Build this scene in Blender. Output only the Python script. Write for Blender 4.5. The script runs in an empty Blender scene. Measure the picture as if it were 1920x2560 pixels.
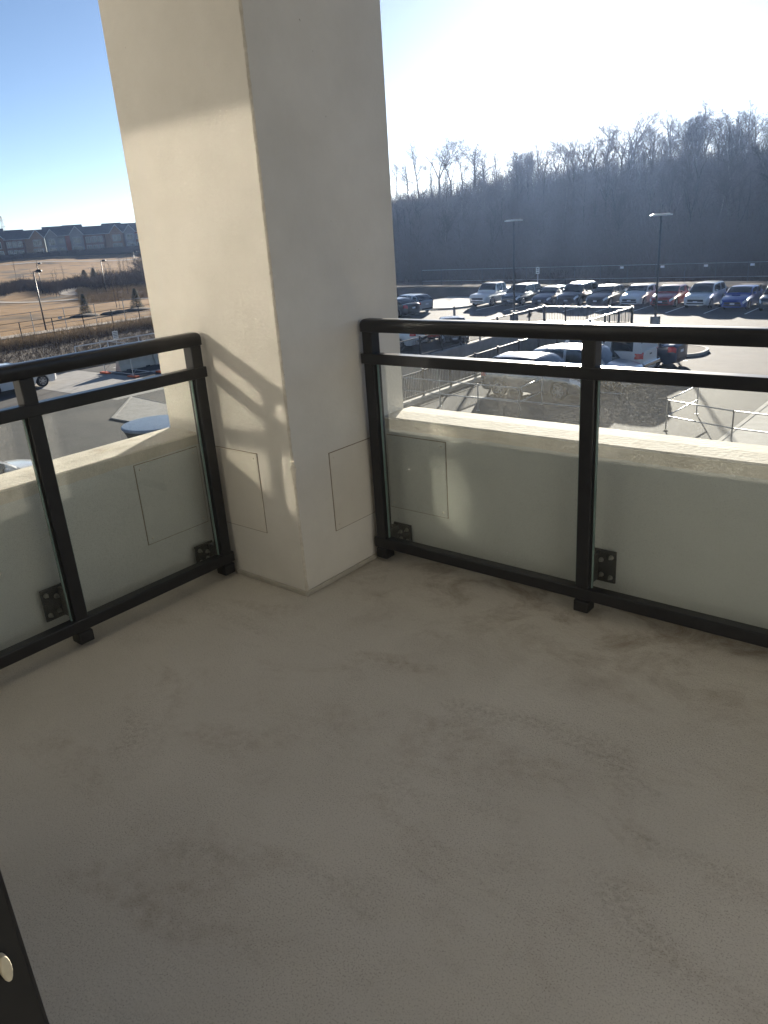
import bpy, math, random
from mathutils import Vector, Matrix, noise
R = math.radians
sc = bpy.context.scene
COL = sc.collection

# ------------------------------------------------------------------ camera
CAM = Vector((2.1031, -1.9394, 1.4125))
PITCH, YAW, ROLL = -0.3588, 0.7058, -0.0707
fwd = Vector((-math.sin(YAW)*math.cos(PITCH), math.cos(YAW)*math.cos(PITCH), math.sin(PITCH)))
r0 = Vector((math.cos(YAW), math.sin(YAW), 0)); u0 = r0.cross(fwd)
rt = r0*math.cos(ROLL) + u0*math.sin(ROLL); up = -r0*math.sin(ROLL) + u0*math.cos(ROLL)
cam_data = bpy.data.cameras.new('camera'); cam = bpy.data.objects.new('camera', cam_data); COL.objects.link(cam)
cam.matrix_world = Matrix(((rt.x, up.x, -fwd.x, CAM.x), (rt.y, up.y, -fwd.y, CAM.y), (rt.z, up.z, -fwd.z, CAM.z), (0, 0, 0, 1)))
cam_data.sensor_fit = 'HORIZONTAL'; cam_data.sensor_width = 36; cam_data.lens = 36*1891.45/1920
cam_data.clip_start = 0.02; cam_data.clip_end = 6000
sc.camera = cam

# ------------------------------------------------------------------ sky, sun, exposure
SUN_EL, SUN_AZ = R(11.9), R(25.4)            # azimuth from +y towards -x
SUN = Vector((-math.sin(SUN_AZ)*math.cos(SUN_EL), math.cos(SUN_AZ)*math.cos(SUN_EL), math.sin(SUN_EL)))
world = bpy.data.worlds.new('World'); sc.world = world; world.use_nodes = True
wn = world.node_tree.nodes; bg = wn['Background']
sky = wn.new('ShaderNodeTexSky'); sky.sky_type = 'NISHITA'; sky.sun_disc = False
sky.sun_elevation = SUN_EL; sky.sun_rotation = -SUN_AZ
sky.air_density = 0.55; sky.dust_density = 0.14; sky.ozone_density = 1.5; sky.altitude = 100
world.node_tree.links.new(sky.outputs[0], bg.inputs[0]); bg.inputs[1].default_value = 0.05
sun_data = bpy.data.lights.new('sun', 'SUN'); sun = bpy.data.objects.new('sun', sun_data); COL.objects.link(sun)
sun_data.energy = 5.0; sun_data.angle = R(0.55); sun_data.color = (1.0, 0.92, 0.79)
sun.rotation_euler = (-SUN).to_track_quat('-Z', 'Y').to_euler(); sun.location = (-20, 40, 30)
vs = sc.view_settings; vs.view_transform = 'Standard'; vs.look = 'None'; vs.gamma = 1; vs.use_curve_mapping = False
vs.exposure = 1.6
cy = sc.cycles
cy.use_denoising = True
try:
    cy.denoiser = 'OPENIMAGEDENOISE'; cy.denoising_input_passes = 'RGB_ALBEDO_NORMAL'
except Exception: pass
cy.max_bounces = 7; cy.diffuse_bounces = 4; cy.glossy_bounces = 3; cy.transmission_bounces = 6; cy.transparent_max_bounces = 24
cy.volume_bounces = 0
cy.caustics_reflective = True; cy.caustics_refractive = False; cy.blur_glossy = 0.0
cy.sample_clamp_indirect = 0.0
cy.use_guiding = True; cy.use_surface_guiding = True; cy.use_volume_guiding = False; cy.guiding_training_samples = 64
sc.render.film_transparent = False

# ------------------------------------------------------------------ materials
MATS = {}
def nodes_of(name):
    m = bpy.data.materials.new(name); m.use_nodes = True; MATS[name] = m
    nt = m.node_tree; return m, nt, nt.nodes, nt.links, nt.nodes['Principled BSDF']
def surf(name, c1, c2=None, scale=6.0, detail=5.0, rough=0.6, metal=0.0, bump=0.0, bscale=40.0, coat=0.0, spec=0.5,
         lo=0.35, hi=0.65, stretch=None, rvar=0.0, third=None, objvar=0.0):
    m, nt, N, L, P = nodes_of(name)
    P.inputs['Roughness'].default_value = rough; P.inputs['Metallic'].default_value = metal
    P.inputs['Specular IOR Level'].default_value = spec
    if coat: P.inputs['Coat Weight'].default_value = coat; P.inputs['Coat Roughness'].default_value = 0.06
    tc = N.new('ShaderNodeTexCoord'); src = tc.outputs['Object']
    if stretch:
        mp = N.new('ShaderNodeMapping'); mp.inputs['Scale'].default_value = stretch; L.new(src, mp.inputs[0]); src = mp.outputs[0]
    if c2 is None: P.inputs['Base Color'].default_value = (*c1, 1)
    else:
        nz = N.new('ShaderNodeTexNoise'); nz.inputs['Scale'].default_value = scale; nz.inputs['Detail'].default_value = detail
        nz.inputs['Roughness'].default_value = 0.6; L.new(src, nz.inputs['Vector'])
        rp = N.new('ShaderNodeValToRGB'); rp.color_ramp.elements[0].position = lo; rp.color_ramp.elements[1].position = hi
        rp.color_ramp.elements[0].color = (*c1, 1); rp.color_ramp.elements[1].color = (*c2, 1)
        L.new(nz.outputs['Fac'], rp.inputs['Fac']); col = rp.outputs[0]
        if third:
            c3, s3, lo3, hi3 = third
            n3 = N.new('ShaderNodeTexNoise'); n3.inputs['Scale'].default_value = s3; n3.inputs['Detail'].default_value = 6; L.new(src, n3.inputs['Vector'])
            r3 = N.new('ShaderNodeMapRange'); r3.inputs[1].default_value = lo3; r3.inputs[2].default_value = hi3; L.new(n3.outputs['Fac'], r3.inputs[0])
            mx = N.new('ShaderNodeMix'); mx.data_type = 'RGBA'; L.new(r3.outputs[0], mx.inputs[0]); L.new(col, mx.inputs[6]); mx.inputs[7].default_value = (*c3, 1)
            col = mx.outputs[2]
        if objvar:
            oi = N.new('ShaderNodeObjectInfo'); mo = N.new('ShaderNodeMapRange'); mo.inputs[3].default_value = 1-objvar; mo.inputs[4].default_value = 1+objvar*1.6
            L.new(oi.outputs['Random'], mo.inputs[0]); vm = N.new('ShaderNodeVectorMath'); vm.operation = 'SCALE'; L.new(col, vm.inputs[0]); L.new(mo.outputs[0], vm.inputs['Scale']); col = vm.outputs[0]
        L.new(col, P.inputs['Base Color'])
        if rvar:
            mr = N.new('ShaderNodeMapRange'); mr.inputs[3].default_value = rough-rvar; mr.inputs[4].default_value = rough+rvar
            L.new(nz.outputs['Fac'], mr.inputs[0]); L.new(mr.outputs[0], P.inputs['Roughness'])
    if bump:
        nb = N.new('ShaderNodeTexNoise'); nb.inputs['Scale'].default_value = bscale; nb.inputs['Detail'].default_value = 4; L.new(src, nb.inputs['Vector'])
        b = N.new('ShaderNodeBump'); b.inputs['Strength'].default_value = bump; b.inputs['Distance'].default_value = 0.01
        L.new(nb.outputs['Fac'], b.inputs['Height']); L.new(b.outputs[0], P.inputs['Normal'])
    return m

def floor_mat():
    m, nt, N, L, P = nodes_of('deck_coating')
    tc = N.new('ShaderNodeTexCoord'); O = tc.outputs['Object']
    def nz(s, d=6, r=.6, dist=0.0, st=None):
        n = N.new('ShaderNodeTexNoise'); n.inputs['Scale'].default_value = s; n.inputs['Detail'].default_value = d
        n.inputs['Roughness'].default_value = r; n.inputs['Distortion'].default_value = dist
        if st:
            mp = N.new('ShaderNodeMapping'); mp.inputs['Scale'].default_value = st; mp.inputs['Rotation'].default_value = (0, 0, .5)
            L.new(O, mp.inputs[0]); L.new(mp.outputs[0], n.inputs['Vector'])
        else: L.new(O, n.inputs['Vector'])
        return n.outputs['Fac']
    def rng(v, a, b, c=0., d=1.):
        r = N.new('ShaderNodeMapRange'); r.inputs[1].default_value = a; r.inputs[2].default_value = b
        r.inputs[3].default_value = c; r.inputs[4].default_value = d; L.new(v, r.inputs[0]); return r.outputs[0]
    def mix(f, a, b):
        x = N.new('ShaderNodeMix'); x.data_type = 'RGBA'
        L.new(f, x.inputs[0])
        for k, v in ((6, a), (7, b)):
            if isinstance(v, tuple): x.inputs[k].default_value = (*v, 1)
            else: L.new(v, x.inputs[k])
        return x.outputs[2]
    def mul(a, b):
        x = N.new('ShaderNodeMath'); x.operation = 'MULTIPLY'; L.new(a, x.inputs[0])
        if isinstance(b, float): x.inputs[1].default_value = b
        else: L.new(b, x.inputs[1])
        return x.outputs[0]
    base = mix(rng(nz(1.3, 4), .35, .68), (.52, .49, .43), (.585, .555, .495))
    stain = mul(rng(nz(2.1, 7, .65, .6, (1, 1.9, 1)), .53, .74), rng(nz(26, 5), .35, .6))
    c = mix(mul(stain, .5), base, (.23, .16, .095))
    sw = mul(rng(nz(1.15, 5, .6, 1.2, (1, 2.6, 1)), .55, .70), rng(nz(60, 4, .7), .42, .62))
    c = mix(mul(sw, .36), c, (.17, .13, .085))
    # dirt swept up against the railing side
    sx = N.new('ShaderNodeSeparateXYZ'); L.new(O, sx.inputs[0])
    ed = mul(rng(sx.outputs[1], -.15, .42), rng(nz(4.5, 6, .7, .5), .47, .66))
    c = mix(mul(ed, .7), c, (.19, .135, .085))
    # dirt caught in the coating's pits
    pit = mul(rng(nz(250, 2, .5), .54, .66), rng(nz(2.2, 4), .34, .60, .35, 1.))
    c = mix(mul(pit, .46), c, (.13, .105, .075))
    sp = rng(nz(310, 2, .5), .66, .70)
    c = mix(mul(sp, .6), c, (.09, .075, .06))
    L.new(c, P.inputs['Base Color']); P.inputs['Roughness'].default_value = .62; P.inputs['Specular IOR Level'].default_value = .35
    b = N.new('ShaderNodeBump'); b.inputs['Strength'].default_value = .5; b.inputs['Distance'].default_value = .0035
    L.new(nz(95, 3, .55), b.inputs['Height'])
    b2 = N.new('ShaderNodeBump'); b2.inputs['Strength'].default_value = .45; b2.inputs['Distance'].default_value = .01
    L.new(nz(9, 3, .5), b2.inputs['Height']); L.new(b.outputs[0], b2.inputs['Normal']); L.new(b2.outputs[0], P.inputs['Normal'])
    return m

def glass_mat(name, tint, dust, dscale=70.0, refl=0.05):
    m, nt, N, L, P = nodes_of(name); N.remove(P)
    out = N['Material Output']
    tr = N.new('ShaderNodeBsdfTransparent'); tr.inputs[0].default_value = (*tint, 1)
    gl = N.new('ShaderNodeBsdfGlossy'); gl.inputs['Roughness'].default_value = 0.01; gl.inputs[0].default_value = (.9, .95, .92, 1)
    fr = N.new('ShaderNodeFresnel'); fr.inputs[0].default_value = 1.45
    geo = N.new('ShaderNodeNewGeometry')
    # only the face towards the viewer reflects; the far face of the same sheet just transmits
    s = N.new('ShaderNodeMath'); s.operation = 'MULTIPLY'; s.inputs[1].default_value = refl
    s2 = N.new('ShaderNodeMath'); s2.operation = 'SUBTRACT'; s2.inputs[0].default_value = 1; L.new(geo.outputs['Backfacing'], s2.inputs[1])
    L.new(fr.outputs[0], s.inputs[0]); s3 = N.new('ShaderNodeMath'); s3.operation = 'MULTIPLY'; L.new(s.outputs[0], s3.inputs[0]); L.new(s2.outputs[0], s3.inputs[1])
    m1 = N.new('ShaderNodeMixShader'); L.new(s3.outputs[0], m1.inputs[0]); L.new(tr.outputs[0], m1.inputs[1]); L.new(gl.outputs[0], m1.inputs[2])
    if dust:
        tc = N.new('ShaderNodeTexCoord')
        n1 = N.new('ShaderNodeTexNoise'); n1.inputs['Scale'].default_value = dscale; n1.inputs['Detail'].default_value = 3; L.new(tc.outputs['Object'], n1.inputs['Vector'])
        r1 = N.new('ShaderNodeMapRange'); r1.inputs[1].default_value = .52; r1.inputs[2].default_value = .74; r1.inputs[3].default_value = dust*.22; r1.inputs[4].default_value = dust*2.2
        L.new(n1.outputs['Fac'], r1.inputs[0])
        n2 = N.new('ShaderNodeTexNoise'); n2.inputs['Scale'].default_value = 3.0; L.new(tc.outputs['Object'], n2.inputs['Vector'])
        r2 = N.new('ShaderNodeMapRange'); r2.inputs[1].default_value = .3; r2.inputs[2].default_value = .7; r2.inputs[3].default_value = .35; r2.inputs[4].default_value = 1.0
        L.new(n2.outputs['Fac'], r2.inputs[0])
        mm = N.new('ShaderNodeMath'); mm.operation = 'MULTIPLY'; L.new(r1.outputs[0], mm.inputs[0]); L.new(r2.outputs[0], mm.inputs[1])
        tl = N.new('ShaderNodeBsdfTranslucent'); tl.inputs[0].default_value = (.75, .73, .66, 1)
        df = N.new('ShaderNodeBsdfDiffuse'); df.inputs[0].default_value = (.6, .58, .52, 1)
        md = N.new('ShaderNodeMixShader'); md.inputs[0].default_value = .25; L.new(tl.outputs[0], md.inputs[1]); L.new(df.outputs[0], md.inputs[2])
        m2 = N.new('ShaderNodeMixShader'); L.new(mm.outputs[0], m2.inputs[0]); L.new(m1.outputs[0], m2.inputs[1]); L.new(md.outputs[0], m2.inputs[2])
        L.new(m2.outputs[0], out.inputs[0])
    else: L.new(m1.outputs[0], out.inputs[0])
    return m

floor_mat()
glass_mat('railing_glass', (.955, .968, .958), .10, 300.0, 1.3)
surf('stucco', (.67, .645, .59), (.735, .71, .655), 3.0, rough=.85, bump=.16, bscale=60, spec=.25, third=((.40, .36, .30), 55, .735, .77))
surf('stucco_cap', (.52, .48, .41), (.66, .62, .54), 5.0, rough=.85, bump=.22, bscale=55, spec=.2, third=((.40, .34, .26), 7, .60, .78))
surf('stucco_edge', (.52, .485, .42), (.64, .605, .535), 40.0, rough=.9, bump=.3, bscale=160, spec=.2)
surf('parapet_paint', (.56, .575, .565), (.61, .625, .61), 2.5, rough=.8, bump=.08, bscale=90, spec=.25)
surf('panel_paint', (.66, .625, .555), (.71, .675, .605), 4.0, rough=.7, bump=.04, bscale=120, spec=.3)
surf('panel_paint_dull', (.545, .56, .55), (.59, .605, .59), 4.0, rough=.7, bump=.04, bscale=120, spec=.3)
surf('cove', (.40, .38, .33), (.47, .44, .38), 14, rough=.6, bump=.2, bscale=70, third=((.25, .18, .12), 9, .6, .75))
surf('seam', (.20, .15, .10), (.30, .24, .18), 30, rough=.9)
surf('rail_black', (.012, .0125, .015), (.017, .018, .021), 20, rough=.34, bump=.03, bscale=400, spec=.5, rvar=.06)
surf('rubber', (.02, .02, .02), rough=.8)
surf('zinc', (.55, .54, .52), (.35, .34, .32), 60, rough=.35, metal=1.0)
surf('facade_bounce', (.43, .435, .44), (.48, .485, .49), 3, rough=.85, bump=.15, bscale=60)  # unseen walls kept pale so they bounce sunlight back as fill
surf('glass_edge', (.16, .24, .23), (.24, .33, .31), 8, rough=.2)
surf('facade', (.25, .24, .22), (.31, .30, .275), 3, rough=.85, bump=.15, bscale=60)
surf('soffit', (.74, .72, .68), (.78, .76, .72), 3, rough=.9, bump=.1, bscale=50)
surf('interior', (.70, .68, .64), (.74, .72, .68), 3, rough=.9)
surf('black_frame', (.012, .012, .014), rough=.32)
surf('latch_white', (.75, .70, .55), (.6, .55, .42), 20, rough=.4)
def window_mat():
    m, nt, N, L, P = nodes_of('facade_glass')
    P.inputs['Base Color'].default_value = (.105, .102, .094, 1); P.inputs['Metallic'].default_value = 1; P.inputs['Roughness'].default_value = .065
window_mat()

# ------------------------------------------------------------------ mesh helpers
class MB:
    def __init__(s): s.v = []; s.f = []
    def face(s, *p):
        b = len(s.v); s.v += [tuple(q) for q in p]; s.f.append(tuple(range(b, b+len(p)))); return s
    def box(s, x0, x1, y0, y1, z0, z1):
        b = len(s.v)
        s.v += [(x0,y0,z0),(x1,y0,z0),(x1,y1,z0),(x0,y1,z0),(x0,y0,z1),(x1,y0,z1),(x1,y1,z1),(x0,y1,z1)]
        s.f += [tuple(b+i for i in q) for q in ((0,3,2,1),(4,5,6,7),(0,1,5,4),(1,2,6,5),(2,3,7,6),(3,0,4,7))]; return s
    def bar(s, p, q, w, h, upv=(0,0,1)):
        p, q = Vector(p), Vector(q); d = (q-p).normalized(); u = Vector(upv); a = d.cross(u)
        if a.length < 1e-4: a = d.cross(Vector((1,0,0)))
        a.normalize(); u = a.cross(d); b = len(s.v)
        for o in (p, q):
            for i, j in ((-1,-1),(1,-1),(1,1),(-1,1)): s.v.append(tuple(o + a*(i*w/2) + u*(j*h/2)))
        s.f += [tuple(b+i for i in t) for t in ((0,1,2,3),(7,6,5,4),(0,4,5,1),(1,5,6,2),(2,6,7,3),(3,7,4,0))]; return s
    def tube(s, p, q, r1, r2=None, n=8, cap=True):
        if r2 is None: r2 = r1
        p, q = Vector(p), Vector(q); d = q-p
        if d.length < 1e-6: return s
        d.normalize(); a = d.cross(Vector((0,0,1)) if abs(d.z) < .9 else Vector((1,0,0))); a.normalize(); c = d.cross(a); b = len(s.v)
        for o, r in ((p, r1), (q, r2)):
            for i in range(n):
                t = 2*math.pi*i/n; s.v.append(tuple(o + a*(math.cos(t)*r) + c*(math.sin(t)*r)))
        for i in range(n): s.f.append((b+i, b+(i+1) % n, b+n+(i+1) % n, b+n+i))
        if cap: s.f.append(tuple(b+i for i in range(n-1, -1, -1))); s.f.append(tuple(b+n+i for i in range(n)))
        return s
    def prism(s, poly, z0, z1):
        n = len(poly); b = len(s.v)
        s.v += [(x, y, z0) for x, y in poly] + [(x, y, z1) for x, y in poly]
        s.f.append(tuple(b+i for i in range(n-1, -1, -1))); s.f.append(tuple(b+n+i for i in range(n)))
        for i in range(n): s.f.append((b+i, b+(i+1) % n, b+n+(i+1) % n, b+n+i))
        return s
    def lathe(s, prof, cx, cy, n=24):
        b = len(s.v)
        for r, z in prof:
            for i in range(n): s.v.append((cx+r*math.cos(2*math.pi*i/n), cy+r*math.sin(2*math.pi*i/n), z))
        for k in range(len(prof)-1):
            for i in range(n): s.f.append((b+k*n+i, b+k*n+(i+1) % n, b+(k+1)*n+(i+1) % n, b+(k+1)*n+i))
        s.f.append(tuple(b+(len(prof)-1)*n+i for i in range(n))); s.f.append(tuple(b+i for i in range(n-1, -1, -1)))
        return s
    def add(s, o, M=None):
        b = len(s.v); s.v += [tuple(M @ Vector(v)) for v in o.v] if M else o.v
        s.f += [tuple(b+i for i in f) for f in o.f]; return s
    def mesh(s, name, mat, smooth=False):
        me = bpy.data.meshes.new(name); me.from_pydata(s.v, [], s.f); me.update()
        me.materials.append(MATS[mat])
        if smooth: me.polygons.foreach_set('use_smooth', [True]*len(me.polygons))
        return me
    def build(s, name, mat, parent=None, smooth=False, bevel=0.0, seg=2, loc=None, angle=None):
        o = bpy.data.objects.new(name, s.mesh(name, mat, smooth)); COL.objects.link(o)
        if parent is not None: o.parent = parent
        if loc: o.location = loc
        if bevel:
            m = o.modifiers.new('bevel', 'BEVEL'); m.width = bevel; m.segments = seg; m.limit_method = 'ANGLE'; m.angle_limit = R(40)
        return o
def B(x0, x1, y0, y1, z0, z1): return MB().box(min(x0,x1), max(x0,x1), min(y0,y1), max(y0,y1), min(z0,z1), max(z0,z1))
def empty(name, label, cat, loc=(0,0,0), rz=0.0, group=None):
    o = bpy.data.objects.new(name, None); COL.objects.link(o); o.location = loc; o.rotation_euler = (0, 0, rz); o.empty_display_size = .2
    tag(o, label, cat, group); return o
def tag(o, label=None, cat=None, group=None, kind=None):
    if label: o['label'] = label
    if cat: o['category'] = cat
    if group: o['group'] = group
    if kind: o['kind'] = kind
    return o
def copy_tree(o, parent=None):
    c = o.copy(); COL.objects.link(c)
    if parent is not None: c.parent = parent
    for ch in [k for k in KIDS.get(o.name, [])]: copy_tree(ch, c)
    return c
KIDS = {}
def note_kids(o):
    for ch in o.children: KIDS.setdefault(o.name, []).append(ch); note_kids(ch)
def share(name, me, parent, loc, rz=0.0):
    o = bpy.data.objects.new(name, me); COL.objects.link(o); o.parent = parent; o.location = loc; o.rotation_euler = (0, 0, rz); return o

# ------------------------------------------------------------------ balcony
RX, RY = -.427, .430            # inner faces of the two railings
PX0, PX1 = -.800, -.575         # left parapet
PY0, PY1 = .560, .785           # right parapet
HP = .635; FY = -1.75           # parapet height, facade plane
tag(B(PX0, 5.0, -4.2, PY1, -.25, 0).build('balcony_floor', 'deck_coating'), kind='structure')
tag(B(PX0-.02, 5.0, -4.2, PY1+.02, 2.75, 3.05).build('ceiling', 'soffit'), kind='structure')

# pillar with a worn chamfered arris
def pillar():
    t = empty('pillar', 'square cream stucco pillar at the balcony corner between the two railings', 'pillar')
    rnd = random.Random(4); m = MB(); e = MB(); levels = []
    z = 0.0
    while z < 2.749: levels.append(z); z += .012
    levels.append(2.749)
    ca = []
    for z in levels:
        chip = .010*math.exp(-((z-.545)/.028)**2) + .004*math.exp(-((z-.02)/.03)**2)
        ca.append(.0075 + rnd.uniform(-.0016, .0016) + chip*rnd.uniform(.6, 1.3))
    A, Bc = .779, .722
    for z, c in zip(levels, ca):
        m.v += [(-c, 0, z), (-A+.006, 0, z), (-A, .006, z), (-A, Bc, z), (-.006, Bc, z), (0, Bc-.006, z), (0, c, z)]
        e.v += [(-c, 0, z), (-c*.42, c*.42, z), (0, c, z)]
    for k in range(len(levels)-1):
        for i in range(6): a = k*7+i; m.f.append((a+1, a, a+7, a+8))
        for i in range(2): a = k*3+i; e.f.append((a, a+1, a+4, a+3))
    m.build('shaft', 'stucco', t); e.build('arris', 'stucco_edge', t)
    # coved base strips of the deck membrane
    def cove(x0, x1, y0, y1):
        B(x0, x1, y0, y1, .0005, .022).build('base_strip', 'cove', t, bevel=.004)
    cove(-.44, .010, -.010, -.0005); cove(.0005, .010, .0005, .45)
    return t
pil = pillar()

def screw(parent, p, ax):
    m = MB(); p = Vector(p); a = Vector(ax)
    m.tube(p, p+a*.0025, .0052, .0038, 10); return m.build('screw', 'panel_paint', parent)
def panel(parent, plane, c, u0, u1, z0, z1, out, mat):
    """flat access panel, 3 mm proud, with a dark caulk seam round it"""
    if plane == 'x':
        f = lambda a, u, z: (c+out*a, u, z)
        s = B(c+out*.0002, c+out*.0012, u0-.003, u1+.003, z0-.003, z1+.003).build('seam', 'seam', parent)
        p = B(c+out*.0005, c+out*.0042, u0, u1, z0, z1).build('access_panel', mat, parent, bevel=.0015)
    else:
        f = lambda a, u, z: (u, c+out*a, z)
        s = B(u0-.003, u1+.003, c+out*.0002, c+out*.0012, z0-.003, z1+.003).build('seam', 'seam', parent)
        p = B(u0, u1, c+out*.0005, c+out*.0042, z0, z1).build('access_panel', mat, parent, bevel=.0015)
    s.parent = p
    ax = (out, 0, 0) if plane == 'x' else (0, out, 0)
    for u in (u0+.022, u1-.022):
        for z in (z0+.022, z1-.022): screw(p, f(.0042, u, z), ax)
    return p
panel(pil, 'x', 0.0, .206, .55, .220, .561, 1, 'panel_paint')
panel(pil, 'y', 0.0, -.565, -.205, .243, .587, -1, 'panel_paint')

def parapet(name, label, axis):
    t = empty(name, label, 'wall')
    rnd = random.Random(8 if axis == 'x' else 9)
    # body is a plain block, the cap a rough trowelled slab with a wavering edge
    n = 90 if axis == 'x' else 40
    cap = MB(); L0, L1 = (.0, 5.0) if axis == 'x' else (FY, .0)
    for k in range(n+1):
        u = L0 + (L1-L0)*k/n; j = [rnd.uniform(-.0004, .0004) for _ in range(4)]
        if axis == 'x': pr = [(PY0+.001+j[0], HP-.05), (PY0+j[1]*.6, HP-.006), (PY0+.009, HP+j[2]), ((PY0+PY1)/2, HP+.004+j[3]), (PY1-.01, HP+j[0]), (PY1+j[2], HP-.010), (PY1, HP-.05)]
        else: pr = [(PX1-.001+j[0], HP-.05), (PX1+j[1]*.6, HP-.006), (PX1-.009, HP+j[2]), ((PX0+PX1)/2, HP+.004+j[3]), (PX0+.01, HP+j[0]), (PX0+j[2], HP-.010), (PX0, HP-.05)]
        for a, z in pr: cap.v.append((u, a, z) if axis == 'x' else (a, u, z))
    for k in range(n):
        for i in range(6):
            a = k*7+i; q = (a, a+1, a+8, a+7); cap.f.append(q if axis == 'y' else q[::-1])
    cap.build('cap', 'stucco_cap', t)
    if axis == 'x':
        B(.0005, 5.0, PY0+.001, PY1-.001, .0005, HP-.048).build('body', 'parapet_paint', t)
        for x0 in (.012, .55, 1.08, 1.75, 2.6):
            B(x0, x0+(.47 if x0 < .5 else .42), PY0-.014, PY0+.0005, .0005, .030).build('base_strip', 'cove', t, bevel=.004)
        panel(t, 'y', PY0+.001, .022, .334, .220, .557, -1, 'panel_paint_dull')
    else:
        B(PX0+.001, PX1-.001, FY, -.0005, .0005, HP-.048).build('body', 'parapet_paint', t)
        B(PX1-.0005, PX1+.014, FY+.01, -.012, .0005, .030).build('base_strip', 'cove', t, bevel=.004)
        panel(t, 'x', PX1-.001, -.334, -.022, .231, .577, 1, 'panel_paint_dull')
    return t
parapet('parapet_wall', 'low painted parapet with rough sunlit cap behind the glass railing facing the car row', 'x')
parapet('parapet_wall', 'low painted parapet with pale cap behind the glass railing towards the field', 'y')

# railings: built once along local +x (s) with depth d growing outwards, mapped on to each side
def railing(name, label, mp, length, posts, start):
    t = empty(name, label, 'railing')
    def bx(nm, s0, s1, d0, d1, z0, z1, mat='rail_black', par=t, bev=.003, seg=2):
        a = mp(s0, d0, z0); b = mp(s1, d1, z1)
        return B(a[0], b[0], a[1], b[1], z0, z1).build(nm, mat, par, bevel=bev, seg=seg)
    # top rail: rounded crown profile, rounded end
    prof = []
    w, z0, z1 = .062, 1.020, 1.072
    for k in range(13):
        a = math.pi*k/12; c = math.cos(a); s = math.sin(a)
        prof.append((w/2 - math.copysign(abs(c)**.55, c)*w/2, z1-.020+.020*abs(s)**.8))
    prof = [(0.0, z0+.003), *prof, (w, z0+.003), (w-.003, z0), (.003, z0)]
    m = MB(); ss = [(start, .80), (start+.004, .9), (start+.012, .97), (start+.024, 1.0), (length, 1.0)]
    np_ = len(prof)
    for s_, k in ss:
        for d, z in prof: m.v.append(mp(s_, w/2+(d-w/2)*k, z0+(z-z0)*k))
    for i in range(len(ss)-1):
        for j in range(np_): m.f.append((i*np_+j, i*np_+(j+1) % np_, (i+1)*np_+(j+1) % np_, (i+1)*np_+j))
    m.f.append(tuple(range(np_)))
    o = m.build('top_rail', 'rail_black', t, smooth=True)
    bx('mid_rail', start-.003, length, 0, .046, .891, .934, bev=.004)
    bx('bottom_rail', start-.003, length, 0, .046, .067, .114, bev=.004)
    bm = None
    for i, p in enumerate(posts):
        po = bx('post', p, p+.050, .003, .056, .036, 1.021, bev=.004)
        bx('channel', p-.004, p-.0002, .018, .034, .116, .889, 'rubber', po, 0)
        bx('channel', p+.0502, p+.054, .018, .034, .116, .889, 'rubber', po, 0)
        bx('foot', p-.004, p+.054, -.002, .058, .016, .062, 'rail_black', po, .004)
        # standoff and plate bolted to the parapet, two bolts out on the flange, two through the post
        br = bx('bracket', p+.012, p+.112, .112, .121, .050, .152, bev=.003) if i == 0 else bx('bracket', p-.005, p+.108, .112, .121, .105, .235, bev=.003)
        zb = (.050, .152) if i == 0 else (.105, .235)
        bx('standoff', p+.008, p+.042, .0562, .1118, zb[0]+.008, zb[1]-.008, par=br)
        for (sx, sz) in ((p+.090, zb[1]-.024), (p+.090, zb[0]+.024), (p+.052, zb[1]-.040), (p+.054, zb[0]+.030)):
            q = Vector(mp(sx, .112, sz)); a = (Vector(mp(sx, .092, sz))-q)
            m = MB(); m.tube(q, q+a*.18, .0095, n=12); m.tube(q+a*.18, q+a*.55, .0065, n=6); m.tube(q+a*.55, q+a*.95, .0035, n=8)
            m.build('bolt', 'zinc', br)
    for a, b in zip(posts, posts[1:]+[length]):
        if b-a < .2: continue
        gp = bx('glass_pane', a+.0585, b-.0085, .0215, .0305, .100, .905, 'railing_glass', t, 0)
        for e0 in (a+.0545, b-.0083): bx('glass_edge', e0, e0+.0038, .0215, .0305, .1145, .8905, 'glass_edge', gp, 0)
    return t
railing('glass_railing', 'black metal railing with dusty glass panes facing the row of parked cars', lambda s, d, z: (s, RY+d, z), 4.9,
        [.028, .990, 1.952, 2.914, 3.876], .018)
railing('glass_railing', 'black metal railing with clean glass panes on the side of the field and townhouses', lambda s, d, z: (RX-d, -s, z), 1.74,
        [.026, .727, 1.428], .018)

# facade of the building behind and beside the balcony
fac = empty('apartment_building', 'building the balcony belongs to, with black framed glazing', 'building')
W0, W1, S0, S1 = -2.75, -.62, .25, 2.31      # window beside the balcony
D0, D1 = 1.33, 3.35                          # doorway the camera stands in
for a in ((-9, W0, FY-.25, FY, -5.4, 6), (W0, W1, FY-.25, FY, -5.4, S0), (W0, W1, FY-.25, FY, S1, 6), (W1, D0, FY-.25, FY, .0, 6),
          (D0, D1, FY-.25, FY, 2.35, 6), (D1, 8, FY-.25, FY, .0, 6), (W1, 8, FY-.25, FY, -5.4, -.26)):
    B(*a).build('wall', 'facade_bounce' if a[0] >= D0 else 'facade', fac)
wf = B(W0, W1, FY-.09, FY-.03, S0, S0+.06).build('window_frame', 'black_frame', fac)
for a in ((W0, W1, S1-.06, S1), (W0, W0+.06, S0+.06, S1-.06), (W1-.06, W1, S0+.06, S1-.06)):
    B(a[0], a[1], FY-.09, FY-.03, a[2], a[3]).build('bar', 'black_frame', wf)
B(W0+.06, W1-.06, FY-.088, FY-.032, 1.03, 1.10).build('transom', 'black_frame', wf)
B(W0+.0601, W1-.0601, FY-.070, FY-.056, S0+.0601, 1.0299).build('pane', 'facade_glass', wf)
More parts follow.
